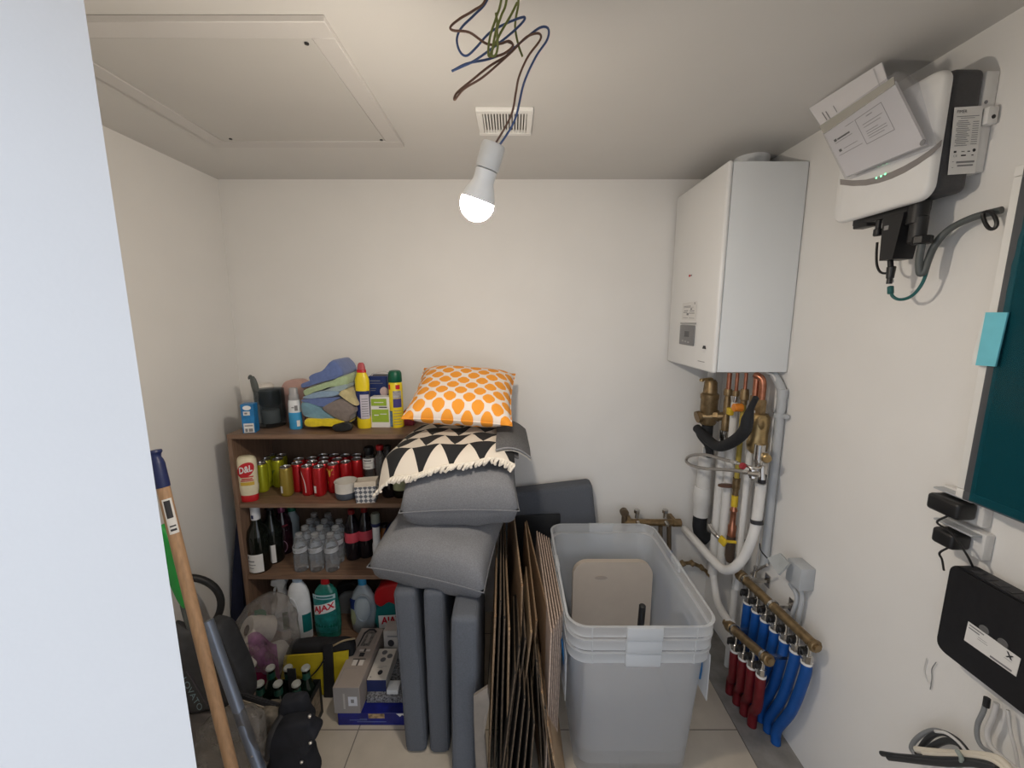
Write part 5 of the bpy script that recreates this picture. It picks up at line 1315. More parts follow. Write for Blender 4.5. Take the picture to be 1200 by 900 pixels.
# brass valve string near the floor on the back wall
b = B(); pts = [U(x, y, Y=1.90) for x, y in ((800, 660), (811, 660), (822, 665), (830, 672), (838, 681))]
tube(b, pts, .009, 10, 3)
for q in pts[:-1]: lathe(b, [(.006, -.012), (.016, -.008), (.016, .008), (.006, .012)], 8, Matrix.Translation(q) @ Matrix.Rotation(R(60), 4, 'Y'))
tube(b, [pts[-1], pts[-1] + Vector((.02, 0, -.03)), pts[-1] + Vector((.02, .04, -.05))], .009, 10, 2)
solo('brass_valves', b, mBrass, 'string of small brass valves low in the corner behind the bins', 'valve')

# junction box
t = thing('junction_box', 'grey junction box with its lid hanging open above the blue pipe manifold', 'junction box', U(930, 668, X=XR))
y1 = U(921, 668, X=.962).y; y0 = U(942, 668, X=XR).y; zlo, zhi = U(925, 683, X=.962).z, U(925, 655, X=.962).z
if y1 - y0 < .07: y0 = y1 - .07
ow('box_body', bx(.962, XR - .0005, y0, y1, zlo, zhi, .004, 2), mGreyPVC, t)
lidp = [U(899, 654, X=.90), U(914, 648, X=.935), U(925, 660, X=.935), U(912, 673.5, X=.90)]
ow('lid', prism(B(), lidp, Vector((.008, .002, -.004))), M('conduit_grey_lid', (0.36, 0.38, 0.385), 0.5), t)
b = tube(B(), [lidp[0], lidp[0] + Vector((-.005, .03, .01)), lidp[0] + Vector((-.002, .045, .03))], .0025, 6, 3); ow('lid_strap', b, mBlack, t)
for k, (xs_) in enumerate(((926, 690, 934, 712, 928, 726), (936, 690, 940, 706, 936, 720))):
    b = tube(B(), [U(xs_[0], 684, X=.99), U(xs_[2], 700, X=.99), U(xs_[4], 722, X=.99), U(xs_[4] - 2, 735, X=1.0)], .0075, 10, 4)
    solo('grey_cable', b, mGreyPVC, ['grey cable bending out below the junction box, nearer the blue pipes', 'grey cable dropping straight from the junction box'][k], 'cable')
b = tube(B(), [U(899, 662, X=.935), U(893, 665, X=.935), U(887, 668, X=.93), U(880, 672, X=.925)], .005, 8, 3); cyl(b, U(886, 664, X=.93), U(884, 676, X=.93), .008, 10)
solo('bleed_valve', b, mChrome, 'small chrome bleed valve on the far end of the blue pipe manifold', 'valve')

# ================================================================== INVERTER
mInvW = M('inverter_white', (0.74, 0.735, 0.72), 0.45, var=0.01, bump=0.05, bscale=300)
mInvD = M('inverter_charcoal', (0.055, 0.055, 0.06), 0.5, var=0.08, scale=200)
IY0, IY1 = .937, 1.205
IZ1 = 2.055; IZ0 = 1.795
t = thing('solar_inverter', 'white and charcoal wall inverter with grey swoosh and green lights below the ceiling', 'inverter', (XR, (IY0 + IY1) / 2, IZ0))
ow('body', bx(.913, .983, IY0 + .002, IY1 - .006, IZ0 + .012, IZ1 - .004, .014, 4), mInvD, t)
b = B(); pr = [(y + (IY0 + IY1) / 2, z + (IZ0 + IZ1) / 2) for y, z in rrect(IY1 - IY0, IZ1 - IZ0, .030, 6)]
levels = [(.912, 1.0), (.904, 1.0), (.898, .985), (.894, .95)]
cy_, cz_ = (IY0 + IY1) / 2, (IZ0 + IZ1) / 2
rs = [[b.verts.new((x_, cy_ + (y - cy_) * s_, cz_ + (z - cz_) * s_)) for y, z in pr] for x_, s_ in levels]
for a_, c_ in zip(rs, rs[1:]):
    for i in range(len(a_)): b.faces.new((a_[i], a_[(i + 1) % len(a_)], c_[(i + 1) % len(a_)], c_[i]))
b.faces.new(rs[-1]); b.faces.new(list(reversed(rs[0]))); bmesh.ops.recalc_face_normals(b, faces=b.faces)
ow('front_cover', b, mInvW, t, ang=50)
FX = .8935
sw = [U(x, y, X=FX) for x, y in ((985, 210), (1000, 211.5), (1015, 210.5), (1030, 207), (1045, 201.5), (1060, 194.5), (1075, 186), (1090, 176), (1104, 164))]
sb = [U(x, y, X=FX) for x, y in ((1103, 171), (1090, 183), (1075, 193.5), (1060, 202.5), (1045, 209.5), (1030, 214.5), (1015, 217.5), (1000, 218), (985, 216.5))]
ow('swoosh_stripe', prism(B(), sw + sb, (-.0012, 0, 0)), M('stripe_grey', (0.27, 0.25, 0.24), 0.5), t)
for px, py in ((1027, 208.5), (1032.5, 206.5), (1037.5, 204)):
    b = lathe(B(), [(.0022, 0), (.0018, .001)], 10, Matrix.Translation(U(px, py, X=FX - .0012)) @ Matrix.Rotation(R(-90), 4, 'Y'))
    ow('status_light', b, M('led_green', (0.1, 0.8, 0.3), 0.4, emit=(0.25, 1.0, 0.45), estr=2.2), t)
# rating plate on the near side
SYL = IY0 - .0006
def on_side(x, y): return U(x, y, Y=SYL)
la = [on_side(x, y) for x, y in ((1110.5, 205), (1142, 203), (1152, 124), (1118.5, 126))]
fl_ = quadmap(la[0], la[1], la[2], la[3])
ow('rating_plate', prism(B(), la, (0, -.0006, 0)), mPaper, t)
fl2 = quadmap(*la, off=(0, -.0010, 0))
bars = [(.10, .855, .9, .865)] + [(.12 + .05 * (k % 3 == 0), .79 - .028 * k, .52 + .05 * ((k * 7) % 3), .80 - .028 * k) for k in range(14)] + [(.70, .77 - .033 * k, .92, .78 - .033 * k) for k in range(11)] + [(.25, .165, .92, .195), (.30, .115, .88, .14), (.1, .19, .16, .197), (.1, .10, .16, .107), (.25, .83, .75, .838)]
ow('plate_print', rects_bm(fl2, bars), mInkGrey, t)
ow('plate_print', rects_bm(fl2, [(.12, .325, .22, .355), (.40, .335, .52, .345), (.62, .33, .72, .345), (.40, .27, .58, .29), (.78, .27, .86, .285)]), mInk, t)
b = B(); [b.verts.new(fl2(.86 + .06 * math.cos(R(a)), .35 + .025 * math.sin(R(a)))) for a in range(0, 360, 20)]; b.faces.new(b.verts); ow('plate_mark', b, mInk, t)
ow('lettering', text_bm('FIMER', fl2, (.10, .91, .45, .955)), mInk, t)
ow('lettering', text_bm('CE', fl2, (.12, .262, .26, .295)), mInkGrey, t)
# back bracket
ow('mounting_plate', bx(.984, XR - .0005, IY0 + .004, IY1 - .02, 1.848, 2.045, .003, 2), mInvW, t)
b = box(B(), (.998, IY0 - .003, 1.955), (.022, .014, .034), None, .003, 2); ow('bracket_catch', b, mInvW, t)
b = B(); cyl(b, (.998, IY0 - .0112, 1.951), (.998, IY0 - .0095, 1.951), .004, 10); ow('screw', b, mInk, t)
b = B(); cyl(b, (.992, IY0 + .0030, 1.985), (.992, IY0 + .0042, 1.985), .0035, 10); ow('screw', b, mInkGrey, t)
# connectors
def icyl(nme, x, y0, y1, X, r_, mt=mBlack, seg=18):
    a_, c_ = U(x, y0, X=X), U(x, y1, X=X); c_ = Vector((a_.x, a_.y, c_.z))
    b_ = B(); cyl(b_, a_, c_, r_, seg, None, .002); return ow(nme, b_, mt, t)
icyl('cable_gland', 1078, 236, 262, .938, .020); icyl('cable_gland', 1078, 254, 284, .938, .0165, M('gland_black', (0.02, 0.02, 0.021), 0.45)); 
a_ = U(1080, 283, X=.938); b = B(); cyl(b, a_ + Vector((0, 0, .012)), a_ - Vector((0, 0, .006)), .019, 8, None, .002); ow('gland_nut', b, mBlack, t)
a_ = U(1014, 262, X=.94); b = box(B(), a_ + Vector((0, 0, -.003)), (.03, .045, .016), None, .003, 2); ow('connector_plug', b, mBlack, t)
b = bx(.925, .972, 1.00, 1.17, IZ0 - .012, IZ0 + .016, .004, 2); ow('connection_strip', b, mBlack, t)
# dongle
da = U(1033, 300, X=.925); dz0, dz1 = U(1040, 305, X=.925).z, IZ0 - .012
y_a, y_b = U(1060, 280, X=.925).y, U(1036, 280, X=.925).y
b = prism(B(), [(.915, y_a, dz1), (.915, y_b, dz1), (.915, y_b - .006, dz0), (.915, y_a + .014, dz0)], (.05, 0, 0)); ow('data_dongle', b, mBlack, t)
b = bx(.9140, .9149, y_b - .020, y_b - .008, dz1 - .032, dz1 - .022); ow('dongle_label', b, M('label_grey', (0.25, 0.25, 0.25), 0.5), t)
b = B(); q = U(1029, 268, X=.93); cyl(b, q + Vector((0, 0, .02)), q, .006, 10); cyl(b, q, q - Vector((0, 0, .018)), .009, 10, None, .002); ow('connector_plug', b, mBlack, t)
b = tube(B(), [U(x, y, X=.93) for x, y in ((1028, 284), (1027, 300), (1028, 312), (1032, 319), (1039, 320), (1044, 314))], .0028, 8, 4); ow('short_lead', b, mBlack, t)
b = B(); q = U(1044, 318, X=.935); cyl(b, q + Vector((0, 0, .012)), q - Vector((0, 0, .018)), .0095, 12, .008, .002); cyl(b, q - Vector((0, 0, .017)), q - Vector((0, 0, .030)), .006, 10); cyl(b, U(1043, 300, X=.935), q, .006, 10); ow('network_coupler', b, mBlack, t)
# cables from inverter
mTealC = M('network_cable_teal', (0.01, 0.10, 0.10), 0.4); mCabG = M('cable_sheath_grey', (0.09, 0.10, 0.10), 0.45)
b = tube(B(), [U(1044, 338, X=.94), U(1046, 347, X=.94), U(1055, 351, X=.945), U(1068, 347, X=.95), U(1079, 335, X=.955), U(1086, 318, X=.96), U(1088, 300, X=.965), U(1096, 282, X=.975), U(1112, 267, X=.98), U(1140, 255, X=.985), U(1172, 247, X=.99)], .0036, 8, 6)
t2 = thing('network_cable', 'teal network cable looping from the inverter dongle towards the wall cabinet', 'cable', U(1080, 335, X=.955))
ow('cable_run', b, mTealC, t2)
q = U(1044, 337, X=.938); b = B(); box(b, q - Vector((0, 0, .006)), (.011, .011, .020), Euler((R(-10), 0, 0)).to_matrix(), .002, 1); ow('plug_boot', b, mTealC, t2)
q = U(1043, 329.5, X=.937); b = box(B(), q, (.010, .010, .008)); ow('plug', b, mCap, t2)
b = tube(B(), [U(1080, 286, X=.938), U(1077, 306, X=.942), U(1078, 320, X=.948), U(1083, 318, X=.953), U(1088, 304, X=.957), U(1096, 287, X=.965), U(1112, 269, X=.972), U(1140, 255, X=.978), U(1174, 246, X=.985)], .0072, 12, 6)
solo('power_cable', b, mCabG, 'thick grey cable from the inverter gland arching to the wall cabinet', 'cable')
b = tube(B(), [U(x, y, X=.968) for x, y in ((1152, 252), (1155, 262), (1160, 268), (1166, 267), (1168, 260), (1163, 250), (1156, 248))], .0035, 8, 4, True)
solo('cable_tie', b, mBlack, 'black cable tie ring around the arching cable by the cabinet', 'cable tie')

# ================================================================== MANUAL IN A PLASTIC BAG
PX = .862
t = thing('manual_bag', 'white manual in a clear zip bag hanging over the front of the inverter', 'manual bag', U(1030, 200, X=PX))
def pq(pts, X): return [U(x, y, X=X) for x, y in pts]
back = pq(((967, 155), (1043, 104), (1033, 73), (948, 127)), PX + .012)
ow('loose_leaflet', prism(B(), back, (.002, 0, 0)), M('paper_white', (0.72, 0.71, 0.73), 0.7, var=0.01), t)
fbk = quadmap(*back, off=(-.0008, 0, 0))
ow('leaflet_print', rects_bm(fbk, [(.12, .30, .135, .62), (.17, .26, .185, .58), (.30, .34, .31, .60)]), mInkGrey, t)
ow('leaflet_fold', rects_bm(fbk, [(.90, .1, .915, .95)]), M('paper_shade', (0.55, 0.55, 0.57), 0.7), t)
mk = pq(((992, 207), (1084, 169), (1047, 95), (965, 155)), PX)
ow('manual', prism(B(), mk, (.007, 0, 0)), MATS['paper_white'], t)
fmk = quadmap(*mk, off=(-.0008, 0, 0))
ow('manual_frame', rects_bm(fmk, [(.44, .36, .80, .37), (.44, .83, .80, .84), (.44, .36, .447, .84), (.793, .36, .80, .84)]), mInkGrey, t)
ow('manual_print', rects_bm(fmk, [(.58, .775, .66, .79), (.50, .68, .76, .69), (.50, .63, .72, .64), (.50, .55, .66, .56), (.50, .51, .75, .52), (.50, .47, .75, .48), (.50, .43, .70, .44), (.08, .655, .34, .665), (.15, .49, .36, .50), (.05, .41, .40, .42), (.30, .83, .42, .84)]), mInkGrey, t)
ow('manual_title', rects_bm(fmk, [(.08, .69, .12, .74), (.13, .695, .32, .725), (.08, .47, .12, .52)]), mInk, t)
bagp = pq(((990, 210), (1089, 172), (1068, 96), (1050, 84), (960, 148)), PX - .004)
ow('clear_bag', prism(B(), bagp, (.016, 0, 0)), film('bag_film', (0.85, 0.86, 0.9), 0.05, rough=0.12, gloss=0.05), t)
zs = pq(((965, 157), (1048, 99), (1047, 90), (960, 148)), PX - .005)
ow('zip_strip', prism(B(), zs, (.002, 0, 0)), film('zip_film', (0.78, 0.76, 0.66), 0.72, rough=0.12, gloss=0.12), t)
b = lathe(B(), [(.0015, 0), (.006, .001), (.006, .002), (.0015, .0025)], 14, Matrix.Translation(U(1082, 167, X=PX - .0055)) @ Matrix.Rotation(R(-90), 4, 'Y')); ow('bag_mark', b, mInkGrey, t)

# ================================================================== WALL CABINET
mCabW = M('cabinet_white', (0.76, 0.75, 0.72), 0.4, var=0.01); mCabD = M('cabinet_dark_frame', (0.075, 0.078, 0.085), 0.3)
CX_ = .925; CY1 = .808; CY0 = .40; CZ0 = 1.172; CZ1 = 1.815
t = thing('wall_cabinet', 'wall mounted fuse cabinet, dark door covered in teal protective film', 'fuse cabinet', (XR, (CY0 + CY1) / 2, CZ0))
mDoor = film('door_smoke', (0.050, 0.052, 0.056), 0.60, rough=0.06, gloss=0.12, transl=0.1)
b = B()
for q in ((CX_, XR - .0005, CY0, CY1, CZ0, CZ0 + .02), (CX_, XR - .0005, CY0, CY1, CZ1 - .02, CZ1), (CX_, XR - .0005, CY1 - .032, CY1, CZ0 + .0201, CZ1 - .0201), (CX_, XR - .0005, CY0, CY0 + .016, CZ0 + .0201, CZ1 - .0201), (XR - .012, XR - .0005, CY0 + .0161, CY1 - .0321, CZ0 + .0201, CZ1 - .0201)):
    merge(b, bx(*q, .003, 2))
ow('cabinet_body', b, mCabW, t)
b = B()
for q in ((CY0 + .006, CY1 - .020, CZ0 + .002, CZ0 + .022), (CY0 + .006, CY1 - .020, CZ1 - .024, CZ1 - .002), (CY1 - .040, CY1 - .020, CZ0 + .02, CZ1 - .02)):
    merge(b, bx(CX_ - .008, CX_ - .0005, q[0], q[1], q[2], q[3], .003, 2))
ow('door_frame', b, mCabD, t)
ow('door_panel', bx(CX_ - .006, CX_ - .002, CY0 + .008, CY1 - .036, CZ0 + .02, CZ1 - .022), mDoor, t)
ow('inner_cover', bx(.965, .972, CY0 + .02, CY1 - .02, CZ0 + .024, CZ1 - .024, .002, 1), M('inner_cover_grey', (0.26, 0.29, 0.30), 0.5), t)
q = U(1186, 492, X=.962)
ow('breaker_window', bx(.958, .9645, q.y - .09, q.y + .012, q.z - .022, q.z + .022, .002, 1), mBlack, t)
b = B(); [box(b, (.956, q.y - .005 - .018 * k, q.z), (.006, .012, .018), None, .002, 1) for k in range(4)]; o = ow('breaker_switches', b, M('breaker_grey', (0.10, 0.10, 0.11), 0.5), t); 
# protective film peeling off the upper half of the door
mBlueF = film('protective_film_teal', (0.015, 0.15, 0.195), 0.42, rough=0.10, gloss=0.12, transl=0.25, tint=(.35, .62, .68))
zc0 = U(1166, 365, X=CX_ - .009).z; zc1 = U(1199, 272, X=CX_ - .009).z; yc1 = U(1199, 272, X=CX_ - .009).y
def pf(u, v):
    z = CZ0 + .006 + (CZ1 - .03 - CZ0 - .006) * v
    k = max(0, (z - zc0) / (zc1 - zc0)); y1 = CY1 - .034 - (CY1 - .034 - yc1) * k ** 1.1
    y = y1 + (CY0 + .02 - y1) * u
    cr = (.006 * abs(noise.noise(Vector((u * 9, v * 14, 2)))) + .004 * max(0, 1 - u * 12)) * min(1, max(0, z - zc0 + .05) * 12)
    return (CX_ - .0086 - cr, max(y, CY0 + .02), z)
ow('protective_film', grid(B(), 36, 40, pf), mBlueF, t)
st = [U(x, y, X=CX_ - .018) for x, y in ((1143, 428), (1166, 429.5), (1181, 366), (1155, 366))]
b = prism(B(), [st[0], st[1], st[2], st[3]], (.003, 0, 0)); ow('peel_sticker', b, M('sticker_cyan', (0.16, 0.55, 0.66), 0.3, var=0.05), t, label='pale cyan film corner')
se = [U(x, y, X=CX_ - .016) for x, y in ((1138, 427), (1146, 428), (1160, 366), (1153, 366))]
ow('sticker_edge', prism(B(), se, (.004, 0, 0)), M('sticker_white', (0.70, 0.72, 0.70), 0.4), t)

# ================================================================== SOCKETS, ADAPTERS, ROUTER
for k, (xa, xb, ya, yb2, lab, slab) in enumerate(((1087, 1131, 583, 604, 'larger black power adapter plugged in under the wall cabinet', 'upper white wall socket behind the larger black adapter'), (1093, 1124, 621, 641, 'smaller black power adapter just above the black router', 'lower white wall socket behind the smaller black adapter'))):
    X_ = .955
    q0, q1 = U(xa, (ya + yb2) / 2, X=X_), U(xb, (ya + yb2) / 2, X=X_)
    zt_, zb_ = U((xa + xb) / 2, ya, X=X_).z, U((xa + xb) / 2, yb2, X=X_).z
    ym = (q0.y + q1.y) / 2
    s = thing('wall_socket', slab, 'wall socket', (XR, ym, zb_))
    ow('socket_plate', bx(.992, XR - .0005, ym - .042, ym + .046, zb_ - .010, zt_ + .012, .003, 2), mPVC, s)
    ow('hinged_flap', bx(.968, .9915, ym - .036, ym + .044, zt_ + .004, zt_ + .008, .001, 1), mGreyPVC, s)
    t = thing('power_adapter', lab, 'power adapter', (X_ + .018, ym, zb_))
    ow('adapter_body', bx(X_ - .008, .991, q1.y + .004, q0.y, zb_, zt_ - .001, .008, 3), mBlack, t)
    src = Vector((X_ - .002, ym - .01, zb_ + .002))
    if k == 0: pts = [src, U(1098, 612, X=.95), U(1112, 622, X=.948), U(1124, 636, X=.948), U(1134, 652, X=.955), U(1140, 664, X=.97)]
    else: pts = [src, U(1101, 648, X=.955), U(1104, 656, X=.965), U(1106, 668, X=.985)]
    ow('lead', tube(B(), pts, .0022, 8, 5), mBlack, t)
mRouter = M('router_black', (0.010, 0.010, 0.012), 0.45, var=0.15, scale=120)
t = thing('router', 'flat black router box with white sticker mounted on the wall', 'router', (XR, .70, .80))
RX = .952; rY1 = .818; rY0 = .575; rZ0 = .808; rZ1 = 1.016
b = B(); pr = [(y + (rY0 + rY1) / 2, z + (rZ0 + rZ1) / 2) for y, z in rrect(rY1 - rY0, rZ1 - rZ0, .022, 5)]
prism(b, [(RX, y, z) for y, z in pr], (.040, 0, 0)); bmesh.ops.recalc_face_normals(b, faces=b.faces)
bmesh.ops.bevel(b, geom=[e for e in b.edges if abs(e.verts[0].co.x - e.verts[1].co.x) < 1e-6 and e.verts[0].co.x < RX + .001], offset=.004, segments=2, affect='EDGES')
ow('router_case', b, mRouter, t)
ow('wall_mount', bx(.9925, XR - .0005, rY0 + .02, rY1 - .012, rZ0 + .02, rZ1 - .02, .002, 1), mCabW, t)
b = B()
for k in range(9): box(b, (.972, rY1 - .04 - .02 * k, rZ1 - .0006), (.022, .012, .003))
ow('vent_slots', b, mInk, t)
b = box(B(), (.966, rY1 - .150, rZ1 + .001), (.016, .016, .004)); ow('blue_port', b, M('port_violet', (0.10, 0.08, 0.30), 0.4), t)
lb = [U(x, y, X=RX - .0006) for x, y in ((1130, 750), (1191, 793), (1196.5, 772), (1135, 728))]
ow('sticker', prism(B(), lb, (-.0006, 0, 0)), mPaper, t)
fl3 = quadmap(*lb, off=(-.0012, 0, 0))
ow('sticker_print', rects_bm(fl3, [(.04, .86, .34, .92), (.04, .72, .26, .78), (.24, .60, .42, .62), (.24, .50, .44, .52), (.52, .07, .92, .17), (.75, .52, .88, .54)]), mInkGrey, t)
xs_ = [(.76, .92), (.80, .92), (.835, .80), (.87, .86), (.90, .86), (.855, .74), (.89, .62), (.85, .62), (.832, .69), (.795, .62), (.765, .62), (.815, .75)]
b = B(); [b.verts.new(fl3(*q)) for q in xs_]; b.faces.new(b.verts); ow('sticker_mark', b, mInk, t)
for px, py in ((1153, 738), (1175, 754)):
    b = lathe(B(), [(.009, 0), (.008, .001)], 16, Matrix.Translation(U(px, py, X=RX - .0001)) @ Matrix.Rotation(R(-90), 4, 'Y')); ow('embossed_mark', b, M('router_grey_mark', (0.12, 0.12, 0.12), 0.5), t)

# cables below the router
def wallcable(name, px, X, r_, mt, lab):
    solo(name, tube(B(), [U(x, y, X=(X if not isinstance(X, tuple) else X[0] + (X[1] - X[0]) * i / (len(px) - 1))) for i, (x, y) in enumerate(px)], r_, 10, 6), mt, lab, 'cable')
mCabWh = M('cable_white', (0.62, 0.61, 0.60), 0.45); mCabDk = M('cable_dark', (0.035, 0.037, 0.04), 0.45); mCabMid = M('cable_grey', (0.25, 0.26, 0.27), 0.45)
wallcable('hanging_cable', ((1156, 818), (1153, 832), (1146, 848), (1145, 862), (1149, 873), (1156, 879), (1164, 884)), .985, .0042, mCabMid, 'grey cable with dark end bowing out below the router')
wallcable('hanging_cable', ((1168, 824), (1163, 842), (1157, 856), (1159, 870), (1166, 880), (1180, 892), (1196, 905)), .985, .0048, mCabWh, 'white cable curving down from the router, second from the corner side')
wallcable('hanging_cable', ((1181, 832), (1184, 856), (1190, 880), (1194, 905)), .992, .003, mCabWh, 'thin white cable hanging almost straight below the router')
b = tube(B(), [U(1157, 818, X=.984), U(1155.5, 828, X=.984)], .0055, 8, 1); solo('cable_plug', b, mBlack, 'black plug at the top of the bowed grey cable', 'plug')
CBX = (.93, .975)
wallcable('cable_end', ((1074, 878.5), (1090, 880.5), (1120, 883), (1150, 885), (1172, 890), (1185, 903)), .945, .0068, M('cable_ivory', (0.72, 0.66, 0.55), 0.5), 'ivory sheathed cable end lying on top of the dark cable bundle')
wallcable('cable_end', ((1083, 883), (1110, 885), (1140, 886.5), (1165, 892), (1180, 905)), .94, .0058, M('cable_ivory', (0.72, 0.66, 0.55), 0.5), 'second ivory cable end, a little shorter and lower')
wallcable('cable_end', ((1033, 883), (1052, 886), (1075, 888), (1100, 890), (1130, 891), (1160, 896), (1178, 908)), .935, .0058, mCabDk, 'dark cable end sticking out farthest from the bundle')
wallcable('cable_end', ((1041, 888), (1060, 890), (1085, 893), (1110, 895), (1140, 895), (1170, 902)), .93, .0058, mCabDk, 'dark cable end just below the longest one')
wallcable('coiled_cable', ((1072, 884), (1068, 876), (1074, 866), (1086, 858), (1098, 856), (1112, 862), (1125, 872), (1138, 884)), .975, .0050, mCabMid, 'grey cable bent in the outer arch of the coil')
wallcable('coiled_cable', ((1075, 884), (1084, 870), (1094, 861), (1106, 859), (1120, 866), (1130, 876), (1136, 886)), .968, .0058, mCabDk, 'dark cable bent in the inner arch of the coil')
wallcable('coiled_cable', ((1080, 884), (1096, 873), (1110, 868), (1124, 872), (1132, 884)), .96, .0064, mCabDk, 'thick dark cable in the lowest arch of the coil')
wallcable('coiled_cable', ((1096, 857), (1108, 859), (1120, 867), (1130, 878), (1136, 890)), .95, .0030, mCabWh, 'thin white cable crossing the coil of dark cables')
b = tube(B(), [U(1122, 880, X=.93), U(1127, 889, X=.925), U(1124, 897, X=.935), U(1108, 894, X=.93)], .0045, 8, 4); solo('cable_strap', b, M('strap_grey_green', (0.30, 0.34, 0.31), 0.6), 'grey green tie around the cable bundle', 'cable tie')
b = tube(B(), [U(1086, 771, X=1.008), U(1083, 785, X=1.009), U(1086, 796, X=1.009), U(1091, 803, X=1.009)], .0010, 6, 4); solo('loose_thread', b, mCabWh, 'thin pale thread on the wall below the router corner', 'thread')
b = tube(B(), [U(1097, 776, X=1.008), U(1092, 784, X=1.009), U(1092, 795, X=1.009), U(1090, 808, X=1.009)], .0010, 6, 4); solo('loose_thread', b, mCabMid, 'second grey thread on the wall below the router corner', 'thread')
# ================================================================== THINGS ON THE FLOOR BY THE BOOKCASE
def floor_clamp(b, z=0.0):
    for v in b.verts: v.co.z = max(v.co.z, z)
    return b
# yellow and black bag
mBagK = M('nylon_black', (0.012, 0.012, 0.014), 0.75, var=0.2, scale=60, bump=0.2, bscale=300)
mBagY = M('nylon_yellow', (0.56, 0.43, 0.015), 0.7, var=0.10, scale=25, bump=0.2, bscale=300)
t = thing('tool_bag', 'yellow and black fabric tool bag standing before the lowest shelf', 'bag', U(372, 815, Z=0))
YBg = 1.475
b = loft([(326, 818), (330, 785), (336, 762), (348, 756), (380, 755), (408, 756), (413, 770), (413, 800), (413, 818)], YBg, YBg + .05, .2, 3, 2, .004, 14); floor_clamp(b, .001); ow('bag_body', b, mBagK, t)
def panel(name, pts, mat, dy, th=.006, sm=2):
    P = [U(x, y, Y=YBg - dy) for x, y in pts]
    b = prism(B(), P, (0, th, 0)); bmesh.ops.recalc_face_normals(b, faces=b.faces); floor_clamp(b, .002); return ow(name, b, mat, t)
panel('front_pocket', [(329, 797), (333, 769), (377, 766), (381, 775), (384, 820), (367, 820), (364, 797)], mBagY, .012)
panel('pocket_flap', [(331, 788), (334, 769), (378, 766), (380, 772), (362, 795)], M('nylon_yellow_flap', (0.50, 0.38, 0.014), 0.7, var=0.1, scale=25), .020, .006)
panel('side_pocket', [(391, 814), (390, 766), (408, 763), (408, 814)], mBagY, .012)
panel('strap', [(380, 820), (378, 756), (389, 755), (392, 820)], mBagK, .024, .008)
b = tube(B(), [U(380, 773, Y=YBg - .03), U(372, 785, Y=YBg - .03), U(360, 797, Y=YBg - .03)], .003, 8, 4); ow('cord', b, mBagK, t)
b = tube(B(), [U(390, 757, Y=YBg), U(402, 751, Y=YBg - .01), U(416, 748, Y=YBg + .01)], .0035, 8, 4); ow('carry_handle', b, M('strap_beige', (0.35, 0.27, 0.16), 0.8), t)

# long grey box and neighbours
mGreyBox = M('carton_greige', (0.34, 0.29, 0.255), 0.5, var=0.03); mGreyBoxF = M('carton_grey_front', (0.27, 0.255, 0.25), 0.5, var=0.03)
t = thing('vacuum_box', 'long greige carton with a pictured appliance on its lid, lying on the blue box', 'box', (-.624, 1.485, .056))
ow('carton', bx(-.674, -.574, 1.335, 1.634, .056, .168, .001, 1), mGreyBox, t)
fT = quadmap((-.674, 1.335, .1688), (-.574, 1.335, .1688), (-.574, 1.634, .1688), (-.674, 1.634, .1688))
fF = quadmap((-.674, 1.3342, .056), (-.574, 1.3342, .056), (-.574, 1.3342, .168), (-.674, 1.3342, .168))
b = B()
for pts in (((.20, .62), (.26, .66), (.30, .88), (.42, .945), (.60, .945), (.74, .90), (.78, .93), (.60, .985), (.38, .985), (.22, .91)),):
    vs = [b.verts.new(fT(*q)) for q in pts]; b.faces.new(vs)
ow('appliance_picture', b, mInk, t)
ow('appliance_picture', prism(B(), [fT(*q) for q in ((.32, .66), (.70, .66), (.74, .90), (.60, .935), (.42, .935), (.36, .88))], (0, 0, .0006)), M('print_grey_tool', (0.15, 0.14, 0.13), 0.5, var=0.6, scale=120), t)
fT2 = lambda s, q: Vector(fT(s, q)) + Vector((0, 0, .0012))
ow('appliance_picture', rects_bm(fT2, [(.46, .70, .60, .88)]), M('print_pale_tool', (0.32, 0.29, 0.26), 0.5), t)
ow('accessory_print', rects_bm(fT, [(.38, .565, .56, .60), (.66, .565, .82, .60)]), MATS.get('print_white') or M('print_white', (0.62, 0.58, 0.54), 0.5), t)
ow('accessory_print', rects_bm(fT, [(.32, .33, .50, .42), (.58, .33, .76, .42)]), M('print_white', (0.62, 0.58, 0.54), 0.5), t)
ow('accessory_print', rects_bm(fT2, [(.58, .55, .64, .61), (.46, .47, .66, .54), (.28, .425, .80, .438), (.52, .32, .56, .42)]), mInk, t)
ow('lid_print', rects_bm(fT, [(.10, .03, .12, .28), (.10, .285, .60, .29), (.85, .70, .88, .85)]), mInkGrey, t)
ow('box_front', rects_bm(fF, [(0.01, .01, .99, .99)]), mGreyBoxF, t)
fF2 = lambda s, q: Vector(fF(s, q)) + Vector((0, -.0006, 0))
ow('front_label', rects_bm(fF2, [(.56, .30, .90, .66)]), M('label_ice_white', (0.60, 0.62, 0.68), 0.5), t)
ow('label_print', rects_bm(lambda s, q: Vector(fF2(s, q)) + Vector((0, -.0005, 0)), [(.66, .42, .78, .56)]), mInkGrey, t)
ow('lettering', rects_bm(fF2, [(.37, .18, .44, .78)]), M('print_pale', (0.42, 0.40, 0.38), 0.5), t)
t = thing('blue_box', 'flat deep blue box on the floor under the greige carton', 'box', (-.52, 1.44, 0))
ow('carton', bx(-.664, -.385, 1.337, 1.56, .0005, .055, .001, 1), M('carton_royal', (0.008, 0.012, 0.16), 0.35, var=0.3, scale=30), t)
fF = quadmap((-.664, 1.3362, .0), (-.385, 1.3362, 0), (-.385, 1.3362, .055), (-.664, 1.3362, .055))
ow('front_picture', rects_bm(fF, [(.42, .58, .64, .95)]), M('print_food', (0.32, 0.22, 0.12), 0.5, var=0.6, scale=70), t)
